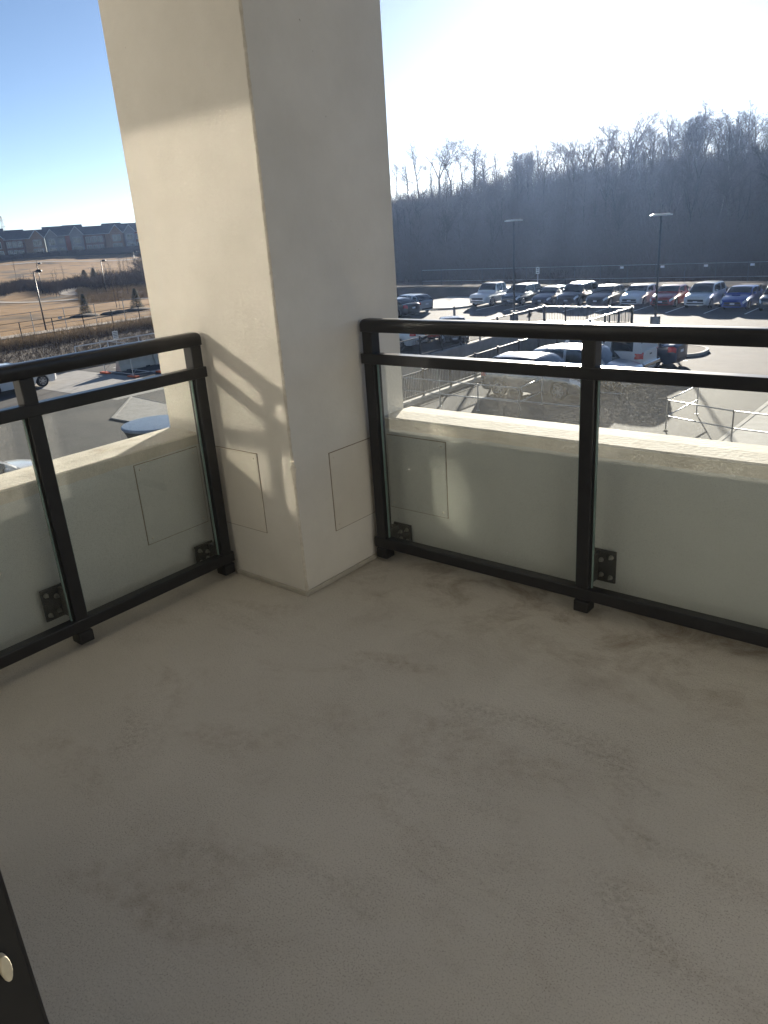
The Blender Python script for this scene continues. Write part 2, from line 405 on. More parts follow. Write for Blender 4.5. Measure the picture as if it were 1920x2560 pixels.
B(W0+.0601, W1-.0601, FY-.070, FY-.056, 1.1001, S1-.0601).build('pane', 'facade_glass', wf)
for a in ((-3, 8, -7.2, -7.0), ):
    B(a[0], a[1], a[2], a[3], 0, 2.75).build('room_wall', 'interior', fac)
B(.2, .4, -7.0, FY-.25, 0, 2.75).build('room_wall', 'interior', fac); B(4.6, 4.8, -7.0, FY-.25, 0, 2.75).build('room_wall', 'interior', fac)
B(.2, 4.8, -7.2, -4.2, -.2, -.002).build('room_floor', 'interior', fac); B(.2, 4.8, -7.2, -4.2, 2.75, 2.9).build('room_ceiling', 'soffit', fac)

t = empty('bounce_wall', 'unseen wall added at the far end of the balcony to bounce sunlight', 'wall')  # added out of view: throws sunlight back on to floor and pillar
B(4.60, 4.83, FY, PY1-.02, .0, 2.75).build('panel', 'facade_bounce', t)

dr = empty('sliding_door', 'black framed balcony door edge with a pale latch beside the camera', 'door')
B(D0-.10, D0+.030, FY-.06, FY+.012, .0, 2.34).build('jamb', 'black_frame', dr, bevel=.006)
B(D0-.16, D0-.1005, FY-.002, FY+.006, .0, 2.34).build('trim', 'black_frame', dr, bevel=.002)
B(D0+.0305, D0+.036, FY-.04, FY+.004, .0, 2.34).build('gasket', 'rubber', dr)
m = MB().prism([(FY-.017+.006*math.cos(a*math.pi/8), .69+.019*math.sin(a*math.pi/8)) for a in range(16)], D0+.0365, D0+.046)
m.v = [(z, x, y) for x, y, z in m.v]; m.build('latch', 'latch_white', dr, bevel=.002)

# ------------------------------------------------------------------ ground, roads, hill
GZ = -5.5
def sst(a, b, x):
    t = min(1, max(0, (x-a)/(b-a))); return t*t*(3-2*t)
def terrain(x, y):
    h = GZ + 5.2*sst(95, 290, -x)*(1-sst(60, 200, -y))
    head = math.degrees(math.atan2(-(x-2.1), y+1.94)) if (y > -1) else 90
    k = 1 - sst(43, 54, head)
    d = math.hypot(x-2.1, y+1.94)
    hill = 13.2*sst(88, 168, y)*k
    hill += 1.0*noise.noise(Vector((x*.03, y*.03, 3)))*sst(75, 110, y)*k
    berm = .85*sst(61.8, 63.6, y)*(1-sst(66, 70, y))*k
    far = -16*sst(330, 600, d)
    bumps = .35*noise.noise(Vector((x*.06, y*.06, 1)))*sst(62, 80, -x)
    bumps += .9*noise.noise(Vector((x*.022, y*.022, 7)))*sst(75, 130, -x)
    return h + hill + berm*(1+.35*noise.noise(Vector((x*.5, y*.5, 0)))) + far + bumps
def grid(a, b, step): n = max(1, round((b-a)/step)); return [a+(b-a)*i/n for i in range(n+1)]
TX0, TX1, TY0, TY1 = -22.75, -17.0, 20.6, 45.5        # ramp trench
surf('dry_ground', (.25, .145, .06), (.34, .21, .095), .35, detail=9, rough=.95, bump=.6, bscale=3, spec=.1, third=((.085, .07, .05), .12, .52, .68))
surf('leaf_litter', (.05, .038, .03), (.12, .085, .06), .25, detail=9, rough=.95, bump=.8, bscale=3, spec=.1)
def ground():
    xs = sorted(set(grid(-900, -300, 60) + grid(-300, -60, 6) + grid(-60, TX0, 6) + [TX0, TX1] + grid(TX1, 60, 5) + grid(60, 600, 60)))
    ys = sorted(set(grid(-500, -40, 60) + grid(-40, TY0, 8) + [TY0, TY1] + grid(TY1, 60, 3) + grid(60, 72, .8) + grid(72, 220, 4) + grid(220, 900, 60)))
    me = bpy.data.meshes.new('ground'); vs_ = [(x, y, terrain(x, y)) for y in ys for x in xs]; nx = len(xs); fs = []; mi = []
    for j in range(len(ys)-1):
        for i in range(nx-1):
            cx, cy_ = (xs[i]+xs[i+1])/2, (ys[j]+ys[j+1])/2
            if TX0 < cx < TX1 and TY0 < cy_ < TY1: continue
            fs.append((j*nx+i, j*nx+i+1, (j+1)*nx+i+1, (j+1)*nx+i))
            hd = math.degrees(math.atan2(-(cx-2.1), cy_+1.94))
            mi.append(1 if cy_ > 61 and hd < 54 and cy_ > -cx*.55 else 0)
    me.from_pydata(vs_, [], fs); me.materials.append(MATS['dry_ground']); me.materials.append(MATS['leaf_litter'])
    me.polygons.foreach_set('material_index', mi); me.polygons.foreach_set('use_smooth', [True]*len(fs)); me.update()
    o = bpy.data.objects.new('ground', me); COL.objects.link(o); tag(o, kind='structure')
ground()
surf('asphalt', (.038, .037, .037), (.062, .060, .057), 1.2, detail=10, rough=.88, bump=.5, bscale=60, spec=.35, third=((.085, .078, .07), .25, .5, .72))
surf('concrete', (.25, .24, .22), (.33, .315, .29), 2, detail=8, rough=.85, bump=.2, bscale=40, third=((.24, .22, .19), .7, .55, .75))
surf('concrete_dark', (.20, .195, .185), (.27, .26, .245), 1.5, detail=8, rough=.85, bump=.2, bscale=30)
surf('road_paint', (.55, .55, .53), (.7, .7, .67), 4, rough=.7)
surf('soil', (.05, .036, .025), (.085, .062, .042), 2, rough=.95, bump=.8, bscale=8)
surf('path_gravel', (.27, .22, .165), (.33, .27, .21), 2, rough=.95)
def sheet(name, rects, mat, z, kind='structure', parent=None):
    m = MB()
    for x0, x1, y0, y1 in rects: m.face((x0,y0,z),(x1,y0,z),(x1,y1,z),(x0,y1,z))
    o = m.build(name, mat, parent)
    if kind and parent is None: tag(o, kind=kind)
    return o
sheet('car_park', [(-42.2, TX0, -30, 61.5), (TX0, TX1, TY1, 61.5), (TX0, TX1, -30, TY0), (TX1, 45, -30, 61.5)], 'asphalt', GZ+.006)
# stall lines, one mesh each
ln = MB().box(-.055, .055, -2.75, 2.75, 0, .004).mesh('stall_line', 'road_paint')
def flat(name, me, loc, rz=0): 
    o = bpy.data.objects.new(name, me); COL.objects.link(o); o.location = loc; o.rotation_euler = (0, 0, rz); tag(o, kind='structure'); return o
for k in range(12): flat('road_marking', ln, (-35.6+2.62*k, 55.6-.02*k, GZ+.0065))
for k in range(5): flat('road_marking', ln, (-39.5, 44.6+2.65*k, GZ+.0065), R(90))
for k in range(6): flat('road_marking', ln, (-12.6, 24.7+2.62*k, GZ+.0065), R(90))
for k in range(4): flat('road_marking', ln, (-37.6, 23.4+2.7*k, GZ+.0065), R(90))
# kerbed islands and pavements
def kerbed(name, poly, fill, h=.14, w=.16):
    """solid slab with a kerb ring a little higher than its filling"""
    cx = sum(p[0] for p in poly)/len(poly); cy_ = sum(p[1] for p in poly)/len(poly)
    inner = []
    for x, y in poly:
        d = math.hypot(x-cx, y-cy_); inner.append((cx+(x-cx)*(1-w/d), cy_+(y-cy_)*(1-w/d)))
    m = MB(); n = len(poly); z0, z1 = GZ-.05, GZ+h
    m.v = [(x, y, z0) for x, y in poly] + [(x, y, z1) for x, y in poly] + [(x, y, z1) for x, y in inner] + [(x, y, z1-.05) for x, y in inner]
    for i in range(n):
        j = (i+1) % n
        m.f += [(i, j, n+j, n+i), (n+i, n+j, 2*n+j, 2*n+i), (2*n+i, 2*n+j, 3*n+j, 3*n+i)]
    k = m.build(name, 'concrete'); tag(k, kind='structure')
    f = MB(); f.face(*[(x, y, z1-.012) for x, y in inner]); f.build('infill', fill, k); return k
def rnd_rect(x0, x1, y0, y1, r, n=6):
    out = []
    for cx, cy_, a0 in ((x1-r, y1-r, 0), (x0+r, y1-r, 90), (x0+r, y0+r, 180), (x1-r, y0+r, 270)):
        for k in range(n+1): a = R(a0+90*k/n); out.append((cx+r*math.cos(a), cy_+r*math.sin(a)))
    return out
kerbed('pavement', [(-41.8, 53.4), (-37.2, 52.6), (-35.6, 53.2), (-34.9, 54.6), (-35.2, 57.5), (-35.6, 61.6), (-41.8, 61.6)], 'concrete')
kerbed('traffic_island', rnd_rect(-17.2, -9.7, 36.0, 38.9, 1.2), 'soil')
kerbed('pavement', [(-4.45, 21.0), (-4.45, 28.2), (-2.6, 29.4), (12, 29.4), (12, 21.0)], 'concrete')
B(-42.6, -42.2, -20, 30.5, GZ-.05, GZ+.15).build('kerb', 'concrete'); tag(bpy.data.objects['kerb'], kind='structure')
sheet('pavement', [(-42.1, -30.9, 17.6, 21.9), (-42.1, -39.9, -10, 17.5)], 'concrete', GZ+.012)
kerbed('pavement', [(-27.4, 15.1), (-30.9, 18.4), (-26.0, 17.9), (-17.9, 18.3), (-17.9, 15.1)], 'concrete', .06)
sheet('soil_verge', [(-59.5, -42.62, -40, 60)], 'soil', GZ+.010)
def ribbon(name, pts, w, mat, dz=.06):
    m = MB()
    for i, p in enumerate(pts):
        a = Vector(pts[max(0, i-1)]); b = Vector(pts[min(len(pts)-1, i+1)]); d = (b-a).normalized(); nrm = Vector((-d.y, d.x))
        for s in (-1, 1):
            q = Vector(p)+nrm*(s*w/2); m.v.append((q.x, q.y, terrain(q.x, q.y)+dz))
    for i in range(len(pts)-1): m.f.append((2*i, 2*i+1, 2*i+3, 2*i+2))
    o = m.build(name, mat); tag(o, kind='structure')
def dense(pts, n=40):
    out = []
    for k in range(n+1):
        t = k/n*(len(pts)-1); i = min(int(t), len(pts)-2); u = t-i
        p0 = pts[max(i-1, 0)]; p1 = pts[i]; p2 = pts[i+1]; p3 = pts[min(i+2, len(pts)-1)]
        out.append(tuple(.5*(2*p1[c]+(p2[c]-p0[c])*u+(2*p0[c]-5*p1[c]+4*p2[c]-p3[c])*u*u+(-p0[c]+3*p1[c]-3*p2[c]+p3[c])*u**3) for c in (0, 1)))
    return out
ribbon('footpath', dense([(-67, 0), (-66.9, 28), (-66.8, 36), (-66.4, 44), (-66, 60)]), 2.4, 'path_gravel')
ribbon('footpath', dense([(-140, 54), (-121, 54.4), (-106, 58.7), (-91, 60.3), (-75, 64), (-66, 60)]), 1.9, 'path_gravel')
ribbon('footpath', dense([(-82, 71), (-98, 68), (-115, 65), (-125, 68), (-131, 76), (-122, 86), (-116, 100)], 60), 2.6, 'path_gravel')
ribbon('footpath', dense([(-235, 85), (-224, 112), (-205, 140)]), 3.0, 'path_gravel')

# ------------------------------------------------------------------ ramp trench with its retaining walls and picket fences
rw = empty('ramp_trench', 'grey concrete retaining walls of the garage ramp inside the black picket fences', 'ramp')
B(TX0-.35, TX0, TY0, TY1, -9.6, GZ+.16).build('retaining_wall', 'concrete_dark', rw)
B(TX1, TX1+.35, TY0, TY1, -9.6, GZ+.16).build('retaining_wall', 'concrete_dark', rw)
B(TX0-.35, TX1+.35, TY1+.0005, TY1+.35, -9.6, GZ+.16).build('retaining_wall', 'concrete_dark', rw)
m = MB(); m.face((TX0, TY0, -9.2), (TX1, TY0, -9.2), (TX1, TY1-4, -7.0), (TX0, TY1-4, -7.0)); m.face((TX0, TY1-4, -7.0), (TX1, TY1-4, -7.0), (TX1, TY1, -6.9), (TX0, TY1, -6.9))
m.build('ramp_slab', 'concrete', rw)
B(TX0, TX1, TY0-.3, TY0-.0005, -9.6, GZ+.16).build('retaining_wall', 'concrete_dark', rw)
for xx in (TX0-.28, TX1+.07):
    B(xx, xx+.21, TY0+.2, TY1, GZ+.1605, GZ+.19).build('coping', 'concrete', rw)
surf('fence_black', (.018, .018, .02), (.03, .03, .032), 8, rough=.4, spec=.5)
surf('galvanised', (.42, .42, .42), (.55, .55, .54), 10, rough=.4, metal=.85)
def picket_fence(label, x0, y0, x1, y1, z, n, pick):
    L_ = math.hypot(x1-x0, y1-y0); a = math.atan2(y1-y0, x1-x0)
    t = empty('picket_fence', label, 'fence', (x0, y0, z), a, 'black picket fences round the ramp')
    B(0, L_, -.025, .025, 1.02, 1.07).build('top_rail', 'fence_black', t); B(0, L_, -.018, .018, .10, .14).build('bottom_rail', 'fence_black', t)
    po = MB(); po.box(-.04, .04, -.04, .04, 0, 1.10); po.box(-.05, .05, -.05, .05, 1.10, 1.125); pm = po.mesh('post', 'fence_black')
    for k in range(n+1): share('post', pm, t, (L_*k/n, 0, 0))
    pk = MB(); pk.box(-.009, .009, -.009, .009, .14, 1.02); km = pk.mesh('picket', 'fence_black')
    c = int(L_/pick)
    if c <= 300:
        for k in range(1, c):
            s = L_*k/c
            if abs((s*n/L_)-round(s*n/L_)) > .02: share('picket', km, t, (s, 0, 0))
picket_fence('black picket fence along the near edge of the ramp beside the white cars', TX1+.17, TY0+.8, TX1+.17, TY1, GZ+.19, 12, .115)
picket_fence('black picket fence on the far edge of the ramp by the red truck box', TX0-.17, TY0+.8, TX0-.17, TY1, GZ+.19, 12, .115)
picket_fence('short black picket fence closing the head of the ramp in front of the car row', TX0-.17, TY1+.17, TX1+.17, TY1+.17, GZ+.16, 4, .115)

# galvanised pipe barriers
def pipe_rail(label, pts, zb=GZ+.10, posts_every=1.9):
    t = empty('pipe_barrier', label, 'barrier', (pts[0][0], pts[0][1], zb), 0, 'galvanised pipe barriers by the entrance')
    ox, oy = pts[0]
    for (ax, ay), (bx_, by) in zip(pts, pts[1:]):
        L_ = math.hypot(bx_-ax, by-ay); n = max(1, round(L_/posts_every))
        for h in (.50, 1.03): MB().tube((ax-ox, ay-oy, h), (bx_-ox, by-oy, h), .021, n=8).build('rail', 'galvanised', t, smooth=True)
        for k in range(n+1):
            x, y = ax+(bx_-ax)*k/n-ox, ay+(by-ay)*k/n-oy
            m = MB(); m.tube((x, y, 0), (x, y, 1.06), .024, n=8); m.tube((x, y, 0), (x, y, .012), .07, n=10); m.build('post', 'galvanised', t)
pipe_rail('silver pipe barrier in front of the ramp seen through the first dusty pane', [(-17.3, 22.7), (-11.8, 22.55), (-11.9, 24.5)], GZ+.01)
pipe_rail('silver pipe barrier standing by the entrance path beyond the second pane', [(-6.2, 25.2), (-6.35, 22.6), (-4.1, 21.9), (-1.0, 21.6)], GZ+.01)

# lamp posts of the car park
surf('lamp_black', (.02, .02, .022), (.035, .035, .037), 5, rough=.45)
surf('lamp_lens', (.75, .75, .72), rough=.25)
def car_park_lamp(label, x, y, h):
    t = empty('lamp_post', label, 'lamp post', (x, y, GZ), 0, 'car park lamp posts')
    MB().lathe([(.30, 0), (.30, .62), (.27, .66)], 0, 0, 20).build('footing', 'concrete', t)
    MB().tube((0, 0, .66), (0, 0, h-.25), .075, .055, 12).build('pole', 'lamp_black', t, smooth=True)
    m = MB(); m.box(-.06, .06, -.05, .05, h-1.0, h-.82); m.build('sensor', 'lamp_black', t)
    hd = MB(); hd.box(-.62, .62, -.20, .20, h-.02, h+.05); hd.box(-.50, .50, -.15, .15, h+.05, h+.09); o = hd.build('lamp_head', 'galvanised', t, bevel=.02); o.rotation_euler = (0, 0, R(33))
    MB().bar((0, 0, h-.26), (0, 0, h-.02), .09, .09).build('bracket', 'lamp_black', t)
car_park_lamp('tall black lamp post with flat head between the ramp and the dark estate car', -26.4, 47.6, 6.75)
car_park_lamp('tall black lamp post with flat head in front of the red saloon', -15.5, 46.0, 6.5)

# ------------------------------------------------------------------ cars
def paint(n, c, metal=0.0, rough=.28): return surf(n, c, rough=rough, metal=metal, coat=.8, spec=.5)
paint('paint_white', (.62, .62, .61)); paint('paint_silver', (.42, .43, .45), .5); paint('paint_navy', (.012, .02, .05), .3); paint('paint_black', (.012, .012, .014))
paint('paint_grey', (.15, .155, .165), .7, .2); paint('paint_slate', (.03, .045, .06), .4); paint('paint_red', (.30, .02, .015)); paint('paint_blue', (.01, .05, .28), .3); paint('paint_graphite', (.03, .032, .036), .4)
surf('car_glass', (.012, .015, .018), rough=.06, spec=.8); surf('tyre', (.015, .015, .015), (.025, .025, .025), 30, rough=.85)
surf('alloy', (.45, .45, .46), rough=.3, metal=.9); surf('trim_black', (.015, .015, .016), rough=.55); surf('chrome', (.6, .6, .6), rough=.15, metal=1)
surf('lamp_clear', (.72, .73, .75), rough=.12, spec=.8); surf('lamp_red', (.42, .012, .012), rough=.2); surf('plate', (.7, .71, .74), rough=.5)
surf('steel_dark', (.05, .05, .05), rough=.6); surf('red_box', (.34, .035, .02), (.26, .025, .015), 2, rough=.5)
TYPES = {
 'saloon':    dict(L=4.6, W=1.80, H=1.45, wb=2.68, deck=[(-2.3, .92), (-2.18, 1.02), (-1.4, 1.03), (.9, .97), (1.7, .86), (2.18, .72), (2.3, .60)], cab=(1.05, .18, -.85, -1.78), zb=.95, wr=.325, gc=.20),
 'hatch':     dict(L=4.35, W=1.77, H=1.47, wb=2.62, deck=[(-2.17, .90), (-2.1, 1.0), (-1.4, 1.0), (.9, .97), (1.6, .87), (2.05, .74), (2.17, .60)], cab=(1.05, .25, -1.35, -2.08), zb=.96, wr=.325, gc=.20),
 'crossover': dict(L=4.45, W=1.82, H=1.64, wb=2.63, deck=[(-2.22, .98), (-2.15, 1.1), (-1.4, 1.1), (.9, 1.06), (1.65, .97), (2.1, .84), (2.22, .68)], cab=(1.1, .3, -1.5, -2.14), zb=1.05, wr=.345, gc=.24),
 'pickup':    dict(L=5.5, W=1.90, H=1.86, wb=3.3, deck=[(-2.75, 1.16), (-2.7, 1.19), (-.9, 1.19), (1.1, 1.14), (2.0, 1.10), (2.6, 1.02), (2.75, .80)], cab=(1.15, .55, -.72, -.98), zb=1.13, wr=.39, gc=.32),
}
def lerp(pl, x):
    if x <= pl[0][0]: return pl[0][1]
    for (a, b), (c, d) in zip(pl, pl[1:]):
        if x <= c: t = (x-a)/(c-a); return b+(d-b)*t
    return pl[-1][1]
WHEELS = {}
def wheel_mesh(r):
    if r in WHEELS: return WHEELS[r]
    w = .21; ty = MB(); n = 24
    pr = [(r*.66, -w/2), (r*.94, -w/2), (r, -w*.38), (r, w*.38), (r*.94, w/2), (r*.66, w/2)]
    for a, y in pr:
        for i in range(n): t = 2*math.pi*i/n; ty.v.append((a*math.cos(t), y, a*math.sin(t)))
    for k in range(5):
        for i in range(n): ty.f.append((k*n+i, (k+1)*n+i, (k+1)*n+(i+1) % n, k*n+(i+1) % n))
    rm = MB(); ring = [(r*.67, -w*.45), (r*.60, -w*.45), (r*.58, -w*.1)]
    for s in (1, -1):
        b = len(rm.v)
        for a, y in ring:
            for i in range(n): t = 2*math.pi*i/n; rm.v.append((a*math.cos(t), y*s, a*math.sin(t)))
        for k in range(2):
            for i in range(n): rm.f.append((b+k*n+i, b+k*n+(i+1) % n, b+(k+1)*n+(i+1) % n, b+(k+1)*n+i))
        for k in range(7):
            t = 2*math.pi*k/7; d = Vector((math.cos(t), 0, math.sin(t)))
            rm.bar(Vector((0, s*w*.38, 0)), d*(r*.62)+Vector((0, s*w*.40, 0)), .045, .03, (0, 1, 0))
        rm.tube((0, s*w*.28, 0), (0, s*w*.46, 0), .055, n=10)
    bk = MB(); bk.tube((0, -w*.05, 0), (0, w*.05, 0), r*.6, n=16)
    WHEELS[r] = (ty.mesh('tyre', 'tyre', True), rm.mesh('rim', 'alloy'), bk.mesh('brake_disc', 'steel_dark')); return WHEELS[r]
def car(name, label, typ, pmat, loc, rz, cat='car', group=None, scale=(1,1,1), cap=False, spoiler=False, scoop=False, roofbars=False, bed_cover=None):
    T = TYPES[typ]; L_, W_, H_ = T['L'], T['W'], T['H']; wb = T['wb']; gc = T['gc']; wr = T['wr']; ax = (wb/2+.03, -wb/2+.03)
    t = empty(name, label, cat, loc, rz, group); t.scale = scale
    N_ = 46; xs = [-L_/2+L_*(.5-.5*math.cos(math.pi*k/N_)) for k in range(N_+1)]
    hb = T['zb']
    def sec(x):
        e = abs(x)/(L_/2); k = 1-.05*e**3
        if e > .86: k -= .20*((e-.86)/.14)**2.2
        w = W_/2*k; zd = lerp(T['deck'], x)
        zl = gc + (.10*((e-.86)/.14)**2 if e > .86 else 0)
        for a in ax:
            ra = wr+.055
            if abs(x-a) < ra: zl = max(zl, wr+math.sqrt(ra*ra-(x-a)**2)-.02)
        zm = zl+(zd-zl)*.45
        return [(0, gc+.02), (w*.70, gc+.02), (w*.95, zl), (w*1.0, max(zl+.05, min(zm, .62))), (w*.992, max(zl+.08, zd-.16)), (w*.94, zd-.035), (w*.80, zd+.012), (w*.42, zd+.035), (0, zd+.042)]
    S = [sec(x) for x in xs]; ns = 9
    m = MB()
    for x, s in zip(xs, S):
        for y, z in s: m.v.append((x, y, z))
        for y, z in s: m.v.append((x, -y, z))
    for k in range(N_):
        for j in range(ns-1):
            a = k*2*ns+j; m.f.append((a, a+2*ns, a+2*ns+1, a+1)); b = a+ns; m.f.append((b, b+1, b+2*ns+1, b+2*ns))
    for k in (0, N_):
        r1 = [k*2*ns+j for j in range(ns)] + [k*2*ns+ns+j for j in range(ns-1, -1, -1)]; m.f.append(tuple(r1 if k == 0 else r1[::-1]))
    body = m.build('body', pmat, t, smooth=True)
    md = body.modifiers.new('e', 'EDGE_SPLIT'); md.split_angle = R(38)
    # cabin
    x1, x2, x3, x4 = T['cab']; zb = hb
    def cabin(x1, x2, x3, x4, zb, H_, tw, nm='roof', wins=None, pm=pmat):
        K = 26; cx = [x4+(x1-x4)*k/K for k in range(K+1)]
        def zt(x):
            if x > x2: u = (x1-x)/(x1-x2); return zb+.02+(H_-.035-zb)*math.sin(min(1, u)*math.pi/2)**.92
            if x < x3: u = (x-x4)/(x3-x4); return zb+.02+(H_-.045-zb)*math.sin(min(1, u)*math.pi/2)**.85
            c = (x-x3)/(x2-x3); return H_-.04+.04*math.sin(math.pi*c)**.8
        rows = []
        for x in cx:
            z = zt(x); wB = W_/2*.965*(1-.03*abs(x/(L_/2))**2); wT = wB-(z-zb)*tw
            rows.append([(wB-.012, zb-.05), (wB-.02, zb+.03 if z > zb+.08 else zb), (wT+.015, max(zb+.01, z-.085)), (wT-.05, z-.022), (wT*.55, z+.006), (0, z+.012)])
        groups = {}
        def add(g, *p): groups.setdefault(g, MB()).face(*p)
        for k in range(K):
            a, b = rows[k], rows[k+1]; xa, xb = cx[k], cx[k+1]; xm = (xa+xb)/2
            for j in range(5):
                for s in (1, -1):
                    q = [(xa, s*a[j][0], a[j][1]), (xb, s*b[j][0], b[j][1]), (xb, s*b[j+1][0], b[j+1][1]), (xa, s*a[j+1][0], a[j+1][1])]
                    if s < 0: q = q[::-1]
                    g = nm
                    hgt = min(a[2][1], b[2][1])-zb
                    if j == 1 and hgt > .20:
                        for wi, (p, r) in enumerate(wins or []):
                            if p < xm < r: g = f'side_window{wi}{s}'
                    if j >= 3 and xm > x2+.02 and xm < x1-.06: g = 'windscreen'
                    if j >= 3 and xm < x3-.02 and xm > x4+.05: g = 'rear_window'
                    add(g, *q)
        for g, mb in groups.items():
            if g == nm: mb.build(nm, pm, t, smooth=False)
            else:
                nmn = 'side_window' if g.startswith('side') else g
                mb.build(nmn, 'car_glass', t, smooth=False)
    midx = (x2+x3)/2-.05
    if typ == 'pickup': wins = [(x3+.08, midx-.02), (midx+.08, x1-.42)]
    else: wins = [(x4+.35, x3+.30 if x3+.30 < midx-.5 else x3+.1), (x3+.22, midx-.06), (midx+.04, x1-.42)]
    cabin(x1, x2, x3, x4, zb, H_, .22, 'roof', wins)
    if cap: cabin(-.99, -1.05, -2.55, -2.72, 1.16, 1.80, .12, 'canopy', [(-2.3, -1.35)], 'paint_white')
    if bed_cover: B(-2.68, -1.02, -W_/2+.12, W_/2-.12, 1.225, 1.255).build('bed_cover', bed_cover, t, bevel=.02)
    # lamps wrapped round the corners: patches 8 mm proud of the body
    def patch(nm, xa, xb, j0, j1, s, mat):
        pm = MB(); cols = [xa+(xb-xa)*k/6 for k in range(7)]
        for x in cols:
            q = sec(x)
            for f in (0, .5, 1):
                jj = j0+(j1-j0)*f; i = min(int(jj), ns-2); u = jj-i
                y = q[i][0]*(1-u)+q[i+1][0]*u; z = q[i][1]*(1-u)+q[i+1][1]*u
                pm.v.append((x+(.012 if xb > 0 else -.012), s*(y+.006), z+.004))
        for k in range(6):
            for i in range(2):
                a = k*3+i; q = (a, a+3, a+4, a+1); pm.f.append(q if s > 0 else q[::-1])
        pm.build(nm, mat, t, smooth=True)
    for s in (1, -1):
        patch('headlamp', L_/2-.42, L_/2-.015, 3.9, 5.2, s, 'lamp_clear')
        patch('tail_lamp', -L_/2+.015, -L_/2+.34, 3.6, 5.0, s, 'lamp_red')
    zn = lerp(T['deck'], L_/2); gw = W_*.30
    B(L_/2-.06, L_/2+.012, -gw, gw, zn-.17, zn-.015).build('grille', 'trim_black' if pmat != 'paint_slate' else 'chrome', t, bevel=.012)
    B(L_/2-.10, L_/2+.010, -W_*.33, W_*.33, gc+.10, gc+.20).build('lower_intake', 'trim_black', t, bevel=.02)
    B(L_/2+.0125, L_/2+.022, -.15, .15, gc+.215, gc+.315).build('number_plate', 'plate', t)
    if typ == 'pickup':
        B(-L_/2-.12, -L_/2+.05, -W_*.44, W_*.44, .50, .68).build('rear_bumper', 'chrome', t, bevel=.03)
        B(-L_/2-.012, -L_/2+.02, -W_*.36, W_*.36, .74, 1.10).build('tailgate', pmat, t, bevel=.012)
        B(-L_/2-.02, -L_/2-.0125, -.11, .11, .98, 1.04).build('tailgate_handle', 'trim_black', t)
    else:
        B(-L_/2-.014, -L_/2+.03, -.16, .16, .66, .78).build('rear_number_plate', 'plate', t)
        B(-L_/2-.010, -L_/2+.08, -W_*.34, W_*.34, gc+.08, gc+.2).build('rear_skirt', 'trim_black', t, bevel=.02)
    for s in (1, -1):
        mm = MB(); yy = W_/2*.96
        mm.box(x1-.52, x1-.40, s*yy if s > 0 else s*yy-.17, s*yy+.17 if s > 0 else s*yy, zb+.02, zb+.16); mm.build('door_mirror', pmat, t, bevel=.03)
        B(-.12, .02, s*(W_/2-.012), s*(W_/2+.012), zb-.20, zb-.175).build('door_handle', 'chrome' if typ == 'pickup' else pmat, t)
    tm, rm_, bm_ = wheel_mesh(wr)
    for a in ax:
        for s in (1, -1):
            w = bpy.data.objects.new('wheel', tm); COL.objects.link(w); w.parent = t; w.location = (a, s*(W_/2-.115), wr)
            share('rim', rm_, w, (0, 0, 0)); share('brake_disc', bm_, w, (0, 0, 0))
    if spoiler:
        m = MB(); m.box(-L_/2+.02, -L_/2+.26, -W_*.42, W_*.42, 1.33, 1.36); m.box(-L_/2+.1, -L_/2+.2, -W_*.36, -W_*.33, 1.03, 1.33); m.box(-L_/2+.1, -L_/2+.2, W_*.33, W_*.36, 1.03, 1.33); m.build('rear_wing', 'trim_black', t, bevel=.008)
    if scoop: B(1.25, 1.55, -.28, .28, .93, 1.01).build('bonnet_scoop', pmat, t, bevel=.03)
    if roofbars:
        for s in (1, -1): MB().bar((x2-.1, s*(W_/2*.62), H_+.03), (x3+.1, s*(W_/2*.62), H_+.03), .04, .04).build('roof_rail', 'trim_black', t)
    return t
GR = 'cars parked along the far row'
def row(label, typ, pm, x, yf, nm='parked_car', **k): return car(nm, label, typ, pm, (x, yf+TYPES[typ]['L']/2, GZ+.006), R(-90), group=GR, **k)
row('white pickup truck at the end of the far row beside the pavement', 'pickup', 'paint_white', -34.1, 54.6, 'pickup_truck', cat='pickup', roofbars=True, bed_cover='trim_black', scale=(.96, 1, .97))
row('dark slate crossover with bright grille next to the white pickup', 'crossover', 'paint_slate', -31.3, 55.2)
row('small navy saloon between the slate and the graphite crossovers', 'saloon', 'paint_navy', -28.7, 55.6, scale=(.97, .97, .96))
row('graphite crossover with roof bars in the far row', 'crossover', 'paint_graphite', -26.2, 55.4, roofbars=True, scale=(1.02, 1.02, 1.02))
row('black saloon parked beside the white saloon', 'saloon', 'paint_black', -23.8, 55.5)
row('white saloon parked between the black and the red saloon', 'saloon', 'paint_white', -21.2, 55.8)
row('red saloon behind the second lamp post', 'saloon', 'paint_red', -18.6, 55.2)
row('white crossover parked between the red saloon and the blue saloon', 'crossover', 'paint_white', -16.0, 54.9)
row('bright blue saloon with bonnet scoop and black rear wing', 'saloon', 'paint_blue', -13.3, 54.2, spoiler=True, scoop=True)
row('dark crossover cut off at the end of the far row past the blue saloon', 'crossover', 'paint_slate', -10.6, 53.5, scale=(1.03, 1.03, 1.03))
GL = 'cars parked by the pillar beyond the ramp'
car('parked_car', 'silver hatchback with its rear to us beside the pavement', 'hatch', 'paint_silver', (-38.6, 51.2, GZ+.006), R(168), group=GL)
car('parked_car', 'black saloon with its rear to us next to the silver hatchback', 'saloon', 'paint_black', (-38.2, 48.5, GZ+.006), R(172), group=GL)
car('parked_car', 'white off-roader nosing out from behind the pillar', 'crossover', 'paint_white', (-38.6, 46.0, GZ+.006), R(-8), group=GL)
car('pickup_truck', 'white pickup truck behind the ramp fence next to the red truck box', 'pickup', 'paint_white', (-27.9, 33.9, GZ+.006), R(195), cat='pickup')
